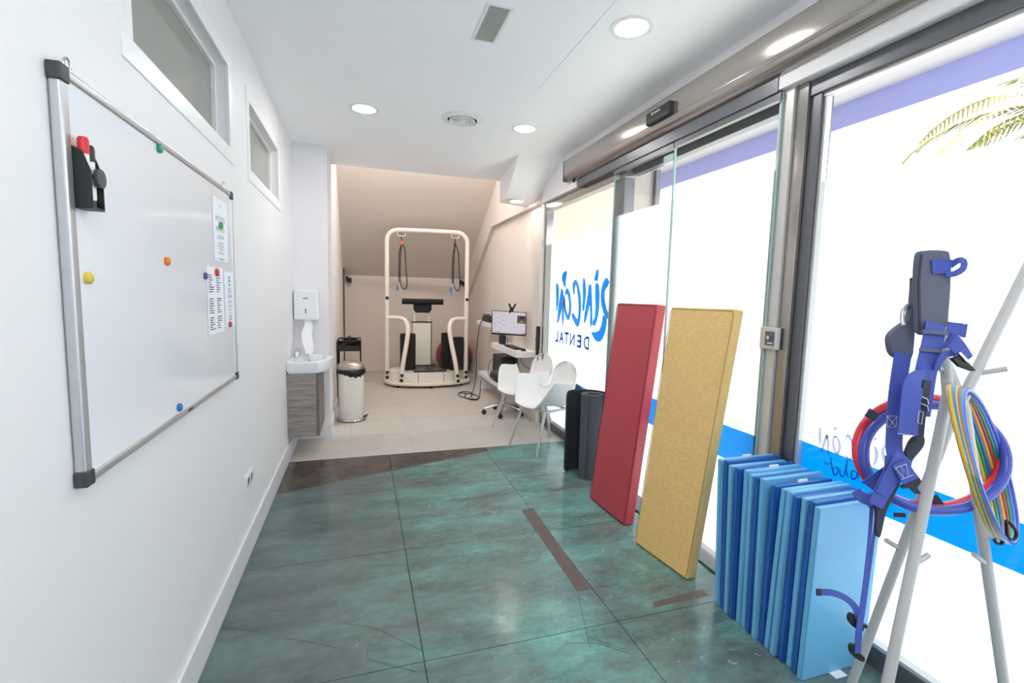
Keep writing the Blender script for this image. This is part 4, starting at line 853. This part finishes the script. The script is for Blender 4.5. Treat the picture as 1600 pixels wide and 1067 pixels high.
# ================================================================== MATS AND CUSHIONS
RED = mat('red_vinyl', (188, 66, 78), 0.42, bump=0.03, bscale=30); YEL = mat('yellow_vinyl', (238, 198, 128), 0.45, noise=0.08, nscale=40, bump=0.35, bscale=55)
def cushion(name, p, label, m, mat_side):
    # p: bottom far-front, bottom near-front, top far-front, top near-front (front face = towards -x); th = thickness vector
    bf, bn, tf, tn, th = p
    e = empty(name, tuple((Vector(bf) + Vector(bn)) / 2), label, 'cushion', 'long foam cushions against the glass door')
    thv = Vector(th)
    F = []; n = 10; k = 4
    mb = MB(); g = {}
    for s in range(2):
        for i in range(n + 1):
            for j in range(k + 1):
                u, v_ = i / n, j / k
                q = Vector(bf).lerp(Vector(tf), u).lerp(Vector(bn).lerp(Vector(tn), u), v_) + thv * s
                bul = 0.006 * math.sin(math.pi * u) * math.sin(math.pi * v_) ; q += (-thv.normalized() if s == 0 else thv.normalized()) * bul
                g[s, i, j] = len(mb.v); mb.v.append(tuple(q))
    for s in range(2):
        for i in range(n):
            for j in range(k): mb.f.append((g[s, i, j], g[s, i + 1, j], g[s, i + 1, j + 1], g[s, i, j + 1]))
    for i in range(n): mb.f.append((g[0, i, 0], g[0, i + 1, 0], g[1, i + 1, 0], g[1, i, 0])); mb.f.append((g[0, i, k], g[0, i + 1, k], g[1, i + 1, k], g[1, i, k]))
    for j in range(k): mb.f.append((g[0, 0, j], g[0, 0, j + 1], g[1, 0, j + 1], g[1, 0, j])); mb.f.append((g[0, n, j], g[0, n, j + 1], g[1, n, j + 1], g[1, n, j]))
    mb.build('cover', m, e, bevel=0.014, seg=3)
    r = 0.0025   # piping seams round the front face
    c = [Vector(x) for x in (bf, bn, tn, tf)]; ctr = sum(c, Vector()) / 4
    nrm = -thv.normalized()
    c2 = [q + (ctr - q).normalized() * 0.012 + nrm * 0.001 for q in c]
    MB().tube([a for i in range(4) for a in (c2[i].lerp(c2[(i + 1) % 4], 0.02), c2[i].lerp(c2[(i + 1) % 4], 0.98))], r, 5, True).build('piping', mat_side, e, smooth=60)
    return e
cushion('red_cushion', ((1.617, 3.08, 0.0), (1.638, 2.627, 0.0), (1.765, 3.06, 1.455), (1.790, 2.615, 1.458), (0.080, 0.006, -0.008)), 'tall dark red vinyl cushion leaning on the glass door', RED, mat('red_seam', (120, 36, 46), 0.5))
cushion('yellow_cushion', ((1.592, 2.425, 0.0), (1.647, 2.005, 0.0), (1.770, 2.44, 1.448), (1.835, 1.995, 1.452), (0.072, 0.010, -0.008)), 'tall mustard yellow vinyl cushion leaning on the glass door', YEL, mat('yellow_seam', (176, 150, 84), 0.5))
# dark grey exercise mat, partly rolled and standing on end
GREYMAT = mat('grey_foam', (78, 82, 89), 0.75, bump=0.05, bscale=120); DARKMAT = mat('dark_foam', (54, 58, 64), 0.75, bump=0.05, bscale=120)
def roll(cx, cy, r0, r1, a0, turns, h, th, m, name, flap=None):
    P = []
    n = int(26 * turns)
    for k in range(n + 1):
        u = k / n; a = a0 + 2 * math.pi * turns * u; r = r0 + (r1 - r0) * u; P.append(Vector((cx + r * math.cos(a), cy + r * math.sin(a), 0)))
    if flap: P += [Vector(f) for f in flap]
    return P
rm = empty('rolled_mat', (1.80, 3.42, 0), 'dark grey foam exercise mat standing rolled up beside the red cushion', 'exercise mat')
P = roll(1.815, 3.47, 0.045, 0.095, 0.0, 2.6, 0.73, 0.01, GREYMAT, 'roll')
mb = MB(); vs = []; fs = []; k = len(P); H = 0.70
for i, p in enumerate(P):
    t = (P[min(i + 1, k - 1)] - P[max(i - 1, 0)]).normalized(); nn = Vector((-t.y, t.x, 0)) * 0.006
    for z in (0.0, H): vs += [p + nn + Vector((0, 0, z)), p - nn + Vector((0, 0, z))]
for i in range(k - 1):
    a, b = i * 4, (i + 1) * 4
    fs += [(a, b, b + 2, a + 2), (a + 1, a + 3, b + 3, b + 1), (a, a + 1, b + 1, b), (a + 2, b + 2, b + 3, a + 3)]
fs += [(0, 2, 3, 1), ((k - 1) * 4, (k - 1) * 4 + 1, (k - 1) * 4 + 3, (k - 1) * 4 + 2)]
mb.add(vs, fs).build('roll', GREYMAT, rm, smooth=40)
fm = empty('folded_mat', (1.80, 3.62, 0), 'near-black foam mat with rounded corners standing behind the grey roll', 'exercise mat')
# bent upright sheet with rounded corners
path = spline([(1.640, 3.60, 0), (1.70, 3.645, 0), (1.80, 3.66, 0), (1.90, 3.62, 0), (1.95, 3.52, 0), (1.955, 3.40, 0)], 8)
vs = []; fs = []; k = len(path); hh = 0.70
ln = [0.0]
for i in range(1, k): ln.append(ln[-1] + (path[i] - path[i - 1]).length)
for i, p in enumerate(path):
    t = (path[min(i + 1, k - 1)] - path[max(i - 1, 0)]).normalized(); nn = Vector((-t.y, t.x, 0)) * 0.007
    d = min(ln[i], ln[-1] - ln[i]); rc = 0.05; ins = rc - math.sqrt(max(0, rc * rc - max(0, rc - d) ** 2)) if d < rc else 0
    for z in (0.0 + ins, hh - ins): vs += [p + nn + Vector((0, 0, z)), p - nn + Vector((0, 0, z))]
for i in range(k - 1):
    a, b = i * 4, (i + 1) * 4
    fs += [(a, b, b + 2, a + 2), (a + 1, a + 3, b + 3, b + 1), (a, a + 1, b + 1, b), (a + 2, b + 2, b + 3, a + 3)]
fs += [(0, 2, 3, 1), ((k - 1) * 4, (k - 1) * 4 + 1, (k - 1) * 4 + 3, (k - 1) * 4 + 2)]
MB().add(vs, fs).build('sheet', DARKMAT, fm, smooth=40)
# stack of blue mats standing on edge
LB = mat('light_blue_vinyl', (112, 184, 228), 0.38, noise=0.04, nscale=5, bump=0.10, bscale=9); DB = mat('dark_blue_vinyl', (34, 98, 182), 0.4, noise=0.06, nscale=5, bump=0.10, bscale=9)
LBS = mat('light_blue_seam', (84, 158, 206), 0.5); DBS = mat('dark_blue_seam', (16, 62, 130), 0.5)
seq = 'LDLDLLDLDLLDLDL'
tops = [(1125, 718), (1134, 721), (1143, 725), (1154, 730), (1166, 734), (1172.5, 738), (1185, 745), (1193, 749), (1209, 754), (1225, 763), (1236, 768), (1245, 775), (1256, 780), (1270, 786), (1283, 793)]
bots = [(1114.5, 947), (1124, 954), (1132.6, 959), (1142, 968), (1149, 977.5), (1158, 984), (1165, 992), (1175, 1001), (1185, 1010), (1192.5, 1017), (1205, 1028), (1220, 1041), (1230.6, 1050), (1243, 1061), (1257, 1072)]
ORD = ['first', 'second', 'third', 'fourth', 'fifth', 'sixth', 'seventh', 'eighth', 'ninth']
yt = [at(a, b, 'x', 1.665).y for a, b in tops]; zt_ = [at(a, b, 'x', 1.665).z for a, b in tops]; yb = [at(a, b, 'z', 0.0).y for a, b in bots]
# even, gap-free packing that follows the traced lean
n = len(seq); ybs = [1.803 - k * (1.803 - 1.338) / (n - 1) for k in range(n)]
ybs = [0.5 * a + 0.5 * max(min(b, 1.82), 1.33) for a, b in zip(ybs, yb)]; yts = [max(min(a, 1.84), 1.325) for a in yt]
for k in range(1, n):
    ybs[k] = min(ybs[k], ybs[k - 1] - 0.028); yts[k] = min(yts[k], yts[k - 1] - 0.028)
cl, cdk = 0, 0
for k, ch in enumerate(seq):
    light = ch == 'L'
    if light: lab = ORD[cl] + ' light blue foam mat of the upright row, counted from the yellow cushion'; cl += 1
    else: lab = ORD[cdk] + ' dark blue foam mat of the upright row, counted from the yellow cushion'; cdk += 1
    if k == n - 1: lab = 'nearest light blue foam mat of the upright row, its broad face showing beside the rack'
    th = 0.0265; h = 0.725 + 0.006 * math.sin(k * 2.1); x0 = 1.660 + 0.006 * math.sin(k * 1.7); x1 = 1.990 + 0.006 * math.sin(k * 2.9)
    e = empty('foam_mat', (1.825, ybs[k], 0), lab, 'foam mat', 'blue foam mats standing on edge')
    b, t = ybs[k], yts[k]
    m1, m2 = (LB, LBS) if light else (DB, DBS)
    MB().hexa([(x0, b - th / 2, 0), (x1, b - th / 2, 0), (x1, b + th / 2, 0), (x0, b + th / 2, 0)], [(x0, t - th / 2, h), (x1, t - th / 2, h), (x1, t + th / 2, h), (x0, t + th / 2, h)]).build('cover', m1, e, bevel=0.006, seg=2)
    sg = -1
    MB().tube([(x0 + 0.001, b - th / 2 + 0.003, 0.004), (x0 + 0.001, t - th / 2 + 0.003, h - 0.004), (x1 - 0.002, t - th / 2 + 0.003, h - 0.002)], 0.0022, 5).build('seam', m2, e, smooth=60)
    if k in (4, 8, 14, 0):
        if k == 14: bx('label_tag', (1.80, b - th / 2 - 0.03, 0.001), (1.86, b - th / 2 + 0.004, 0.004), PAPER, e)
        else: bx('label_tag', (1.80, t - 0.004, h - 0.002), (1.85, t + 0.004, h + 0.010), PAPER, e)

# key switch on the post
ks = empty('key_switch', (1.95, 1.88, 1.31), 'small steel key switch box on the door post', 'switch')
bx('box', (1.945, 1.835, 1.255), (1.975, 1.935, 1.365), STEEL_L, ks, bevel=0.004)
bx('face_plate', (1.9435, 1.845, 1.275), (1.9455, 1.90, 1.345), mat('switch_face', (96, 98, 104), 0.4), ks)
MB().lathe([(0.010, 0.0), (0.010, -0.014), (0.0, -0.014)], (1.9436, 1.87, 1.315), 12, 'x').build('key_knob', CHROME, ks, smooth=40)
bx('switch_mark', (1.943, 1.852, 1.284), (1.9436, 1.885, 1.29), WHITE_PL, ks)

# ================================================================== COAT RACK WITH HOOPS AND HARNESS
rk = empty('coat_rack', (1.66, 0.93, 0), 'pale grey tubular tripod coat rack at the right edge of the picture', 'coat rack')
J = atd(1484, 632, 1.42)
JA, JB, JC = atd(1478, 676, 1.445), atd(1481, 616, 1.415), atd(1507, 640, 1.44)
FA, FB, FC = at(1319, 1099, 'z', 0), at(1338, 1300, 'z', 0), at(1598, 1232, 'z', 0)
FC = Vector((1.96, 0.80, 0))
def pole(foot, j, top, m=GALV): return MB().tube([foot, foot.lerp(j, 0.9), j, j.lerp(top, 0.1), top], 0.0145, 12).build('pole', m, rk, smooth=60)
T1 = JA + (atd(1600, 430, 1.44) - JA) * 1.22; T2 = atd(1466, 420, 1.44); T3 = atd(1440, 470, 1.52)
pole(FA, JA, T1); pole(FB, JB, T2); pole(FC, JC, T3)
def peg(a, b): MB().tube([a, b], 0.008, 8).build('peg', GALV, rk, smooth=60)
peg(atd(1524, 584, 1.445), atd(1574, 576, 1.40)); peg(atd(1479, 583, 1.43), atd(1456, 568, 1.40))
B0 = FB.lerp(JB, 0.62); peg(FB.lerp(JB, 0.60), FB.lerp(JB, 0.60) + Vector((0.05, -0.01, 0.03)))
A0 = FA.lerp(JA, 0.62); peg(A0, A0 + Vector((-0.05, 0.02, 0.03)))
C0 = FC.lerp(JC, 0.60); peg(C0, C0 + Vector((-0.065, 0.0, 0.04)))
# big red and blue hoops
NRM = -FW
def ring_pts(c, ax1, ax2, n=56): return [c + ax1 * math.cos(2 * math.pi * k / n) + ax2 * math.sin(2 * math.pi * k / n) for k in range(n)]
def hoop(depth, cx, cy, rx, ry, r, m, name, label, group, rot=0.0, dz=0.10):
    c = atd(cx, cy, depth); s = depth / FPX; up = -DN; a1 = (RT * math.cos(rot) + up * math.sin(rot)) * rx * s; a2 = (up * math.cos(rot) - RT * math.sin(rot)) * ry * s + ray(cx, cy).normalized() * dz
    o = MB().tube(ring_pts(c, a1, a2), r, 10, True).build(name, m, smooth=80); tag(o, label, 'hoop', group); return o
HR = mat('hoop_red', (214, 44, 62), 0.3); HB = mat('hoop_blue', (62, 78, 176), 0.3)
GH = 'thick hoops on the coat rack'
h1 = hoop(1.535, 1452, 705, 113, 85, 0.0155, HR, 'hoop', 'thick red hoop hanging on the coat rack, upper one of the pair', GH, -0.12, 0.06)
h2 = hoop(1.512, 1461, 713, 112, 82, 0.0155, HB, 'hoop', 'thick blue-violet hoop hanging on the coat rack just below the red one', GH, -0.12, 0.06)
TAPEB = mat('tape_black', (38, 42, 56), 0.6)
for q in ([(1352, 650), (1360, 638), (1375, 647), (1367, 658)], [(1449, 780), (1465, 773), (1479, 792), (1462, 802)], [(1398, 801), (1416, 802), (1415, 809), (1398, 808)]):
    MB().slab([atd(a, b, 1.483) for a, b in q], FW * 0.006).build('tape_band', TAPEB, h2, bevel=0.001)
# bundle of thin coloured hoops, seen nearly edge on
cols = [((206, 166, 70), 'yellow'), ((30, 140, 90), 'green'), ((52, 96, 176), 'blue'), ((206, 160, 60), 'yellow'), ((170, 52, 60), 'red'), ((30, 140, 90), 'green'), ((86, 112, 210), 'blue'), ((60, 90, 190), 'blue')]
seen = {}
for k, (rgb, nm) in enumerate(cols):
    seen[nm] = seen.get(nm, 0) + 1
    c = atd(1520 + k * 4.2, 722 + k * 1.0, 1.40); dirv = ((atd(1560 + k * 3.2, 840, 1.40) - atd(1490 + k * 3.4, 602, 1.40)) * 0.5)
    perp = (ray(1525, 722).normalized() * 0.97 + RT * (0.10 + 0.022 * k)) * 0.20
    pl = {'yellow': ['first', 'second'], 'green': ['first', 'second'], 'blue': ['first', 'second', 'third'], 'red': ['only']}[nm][seen[nm] - 1]
    o = MB().tube(ring_pts(c, dirv, perp, 48), 0.0058, 8, True).build('thin_hoop', mat('thin_hoop_%d' % k, rgb, 0.3), smooth=80)
    tag(o, '%s thin %s hoop of the coloured bundle on the rack, counted from the left' % (pl, nm) if pl != 'only' else 'only thin red hoop in the coloured bundle on the rack', 'hoop', 'thin hoops on the coat rack')
for k, (a, b) in enumerate(((1560, 842), (1580, 835))):
    o = MB().tube(spline([atd(a - 6, b - 22, 1.36), atd(a + 8, b - 4, 1.36), atd(a + 4, b + 8, 1.36), atd(a - 5, b + 4, 1.36), atd(a - 7, b - 10, 1.36)], 5, True), 0.0045, 6, True).build('snap_hook', BLACK, smooth=60)
    tag(o, ('left' if k == 0 else 'right') + ' black clip dangling at the bottom of the thin hoop bundle', 'clip', 'clips on the hoops')
# harness
hs = empty('body_harness', tuple(atd(1440, 560, 1.36)), 'blue webbing body harness with grey pads hanging on the coat rack', 'harness')
HBLUE = mat('harness_blue', (66, 84, 172), 0.65, bump=0.2, bscale=300); HGREY = mat('harness_grey', (86, 92, 112), 0.6, bump=0.05, bscale=60); HDARK = mat('harness_dark', (40, 46, 66), 0.6); STITCH = mat('stitch_white', (214, 212, 224), 0.8)
def pad(name, pts, d, m, th=0.022, bevel=0.006):
    q = spline([Vector((a, b, 0)) for a, b in pts], 3, True)
    return MB().slab([atd(p.x, p.y, d) for p in q], FW * th).build(name, m, hs, bevel=bevel)
def strap(name, pts, wpx, m=HBLUE, th=0.0035, par=None, tw=None):
    # pts: (px, py, depth)
    P = spline([atd(a, b, d) for a, b, d in pts], 5); k = len(P)
    wd = [wpx * 1.36 / FPX] * k if not isinstance(wpx, (list, tuple)) else [(wpx[0] + (wpx[1] - wpx[0]) * i / (k - 1)) * 1.36 / FPX for i in range(k)]
    return MB().ribbon(P, wd, th, NRM if tw is None else tw).build(name, m, par or hs, smooth=40)
def stitch(pts, d): MB().tube([atd(a, b, d) for a, b in pts], 0.0008, 4).build('stitching', STITCH, hs)
pad('back_pad', [(1437, 398), (1446, 391), (1478, 391), (1486, 400), (1487, 440), (1484, 485), (1479, 515), (1460, 522), (1438, 520), (1436, 480), (1434, 440)], 1.35, HGREY)
strap('pad_piping', [(1440, 398, 1.349), (1436, 440, 1.349), (1438, 515, 1.349)], 3, HDARK)
pad('shoulder_pad', [(1431, 432), (1434, 470), (1430, 520), (1424, 562), (1398, 556), (1391, 535), (1393, 522), (1404, 511), (1420, 498), (1428, 470)], 1.40, HGREY)
pad('pad_corner', [(1430, 433), (1424, 436), (1431, 447), (1436, 440)], 1.40, HGREY, 0.01)
MB().tube(spline([atd(1427, 472, 1.42), atd(1413, 482, 1.41), atd(1409, 498, 1.405), atd(1412, 508, 1.40)], 5), 0.006, 8).build('metal_ring', mat('ring_white', (200, 200, 204), 0.3, 0.5), hs, smooth=60)
strap('top_tab', [(1456, 417, 1.347), (1470, 416, 1.345), (1486, 417, 1.34)], 22)
strap('top_loop', [(1484, 416, 1.345), (1497, 407, 1.33), (1506, 409, 1.33), (1504, 420, 1.33), (1490, 428, 1.335), (1478, 428, 1.343)], 9)
strap('left_strap', [(1411, 552, 1.385), (1405, 590, 1.385), (1400, 630, 1.38), (1398, 665, 1.375), (1397, 700, 1.37), (1403, 722, 1.36)], [27, 26])
strap('right_strap', [(1462, 506, 1.345), (1460, 520, 1.34), (1455, 545, 1.335), (1448, 575, 1.335), (1442, 610, 1.34), (1436, 650, 1.345)], [32, 34])
strap('strap_keeper', [(1441, 518, 1.332), (1480, 521, 1.332)], 6, HGREY, 0.006); strap('strap_keeper', [(1437, 546, 1.328), (1470, 549, 1.328)], 5, HGREY, 0.006)
strap('front_fold', [(1445, 592, 1.335), (1430, 596, 1.318), (1424, 620, 1.312), (1421, 650, 1.312), (1418, 680, 1.315)], [30, 30])
strap('fold_side', [(1449, 594, 1.325), (1446, 615, 1.325), (1440, 650, 1.328), (1436, 690, 1.33)], 12, HDARK)
for off in ((1440, 619), (1440, 630)): MB().tube([atd(off[0] - 2, off[1], 1.318), atd(off[0] + 8, off[1] + 4, 1.318), atd(off[0] + 10, off[1] + 12, 1.318)], 0.0035, 6).build('buckle_bar', CHROME, hs, smooth=60)
strap('snap_tab', [(1480, 513, 1.345), (1495, 515, 1.34), (1510, 517, 1.335)], 21)
for a, b in ((1506, 504), (1499, 527)): MB().tube(ring_pts(atd(a, b, 1.335), RT * 0.004, DN * 0.004, 10), 0.0012, 5, True).build('snap_ring', CHROME, hs)
strap('side_strap', [(1478, 532, 1.335), (1490, 535, 1.32), (1502, 548, 1.315), (1512, 562, 1.315)], [26, 18]); strap('side_strap', [(1492, 552, 1.325), (1478, 553, 1.32), (1468, 564, 1.32), (1463, 578, 1.33)], 10)
MB().slab([atd(a, b, 1.305) for a, b in ((1488, 560), (1500, 556), (1516, 568), (1526, 579), (1520, 580), (1500, 573))], FW * 0.012).build('buckle', BLACK, hs, bevel=0.002)
MB().slab([atd(a, b, 1.300) for a, b in ((1497, 551), (1502, 550), (1514, 563), (1511, 566))], FW * 0.006).build('buckle_clip', CHROME, hs, bevel=0.001)
pad('hip_pad', [(1424, 690), (1440, 679), (1447, 686), (1444, 700), (1428, 720), (1423, 738), (1412, 728)], 1.36, HDARK, 0.016)
strap('leg_strap', [(1400, 716, 1.345), (1395, 738, 1.34), (1382, 762, 1.335), (1368, 790, 1.335)], [34, 22])
strap('leg_strap', [(1413, 712, 1.335), (1402, 730, 1.33), (1390, 748, 1.33), (1376, 772, 1.33)], [30, 16])
pad('thigh_pad', [(1402, 735), (1408, 752), (1396, 778), (1385, 802), (1377, 836), (1372, 839), (1369, 825), (1370, 800), (1366, 780), (1376, 758)], 1.345, HDARK, 0.010)
strap('cross_strap', [(1405, 722, 1.325), (1417, 742, 1.318), (1428, 756, 1.315)], [24, 24])
MB().slab([atd(a, b, 1.312) for a, b in ((1408, 760), (1437, 747), (1441, 752), (1434, 762), (1440, 772), (1431, 772), (1422, 763), (1411, 764))], FW * 0.008).build('buckle', BLACK, hs, bevel=0.0015)
strap('hoop_strap', [(1337, 766, 1.41), (1346, 776, 1.40), (1358, 782, 1.385), (1369, 792, 1.36)], [14, 22])
strap('hoop_strap', [(1390, 735, 1.37), (1372, 748, 1.385), (1356, 760, 1.40)], [20, 26])
strap('webbing_tail', [(1362, 792, 1.37), (1358, 850, 1.37), (1350, 920, 1.36), (1342, 975, 1.35), (1338, 1018, 1.35)], 5); strap('webbing_tail', [(1370, 800, 1.37), (1364, 850, 1.37), (1355, 915, 1.365), (1348, 965, 1.355), (1340, 1010, 1.35)], 3.5)
strap('chest_strap', [(1280, 925, 1.30), (1300, 926, 1.30), (1322, 935, 1.32), (1338, 952, 1.34), (1342, 975, 1.35)], [9, 10])
bx_ = MB().slab([atd(a, b, 1.297) for a, b in ((1277, 921), (1284, 921), (1284, 931), (1277, 931))], FW * 0.006).build('strap_end', HDARK, hs)
strap('chest_strap', [(1346, 950, 1.345), (1342, 985, 1.34), (1340, 1020, 1.345)], 9)
for a, b in ((1334, 968), (1336, 1016)):
    pad('plastic_clip', [(a - 5, b - 8), (a + 3, b - 7), (a + 8, b + 4), (a + 16, b + 12), (a + 14, b + 19), (a, b + 12), (a - 7, b + 2)], 1.345, BLACK, 0.012, 0.003)
MB().slab([atd(a, b, 1.34) for a, b in ((1348, 975), (1356, 977), (1355, 982), (1348, 981))], FW * 0.01).build('plastic_clip', BLACK, hs)
for q in ([(1386, 650), (1402, 650), (1400, 667), (1387, 668), (1386, 650)], [(1387, 651), (1399, 666)], [(1401, 651), (1389, 667)]): stitch(q, 1.372)
for q in ([(1403, 677), (1429, 681)], [(1436, 642), (1443, 644), (1440, 663), (1434, 660), (1436, 642)]): stitch(q, 1.308)
for q in ([(1399, 731), (1416, 725)], [(1408, 749), (1427, 742)], [(1399, 731), (1412, 747), (1408, 728), (1420, 744), (1416, 725)]): stitch(q, 1.311)
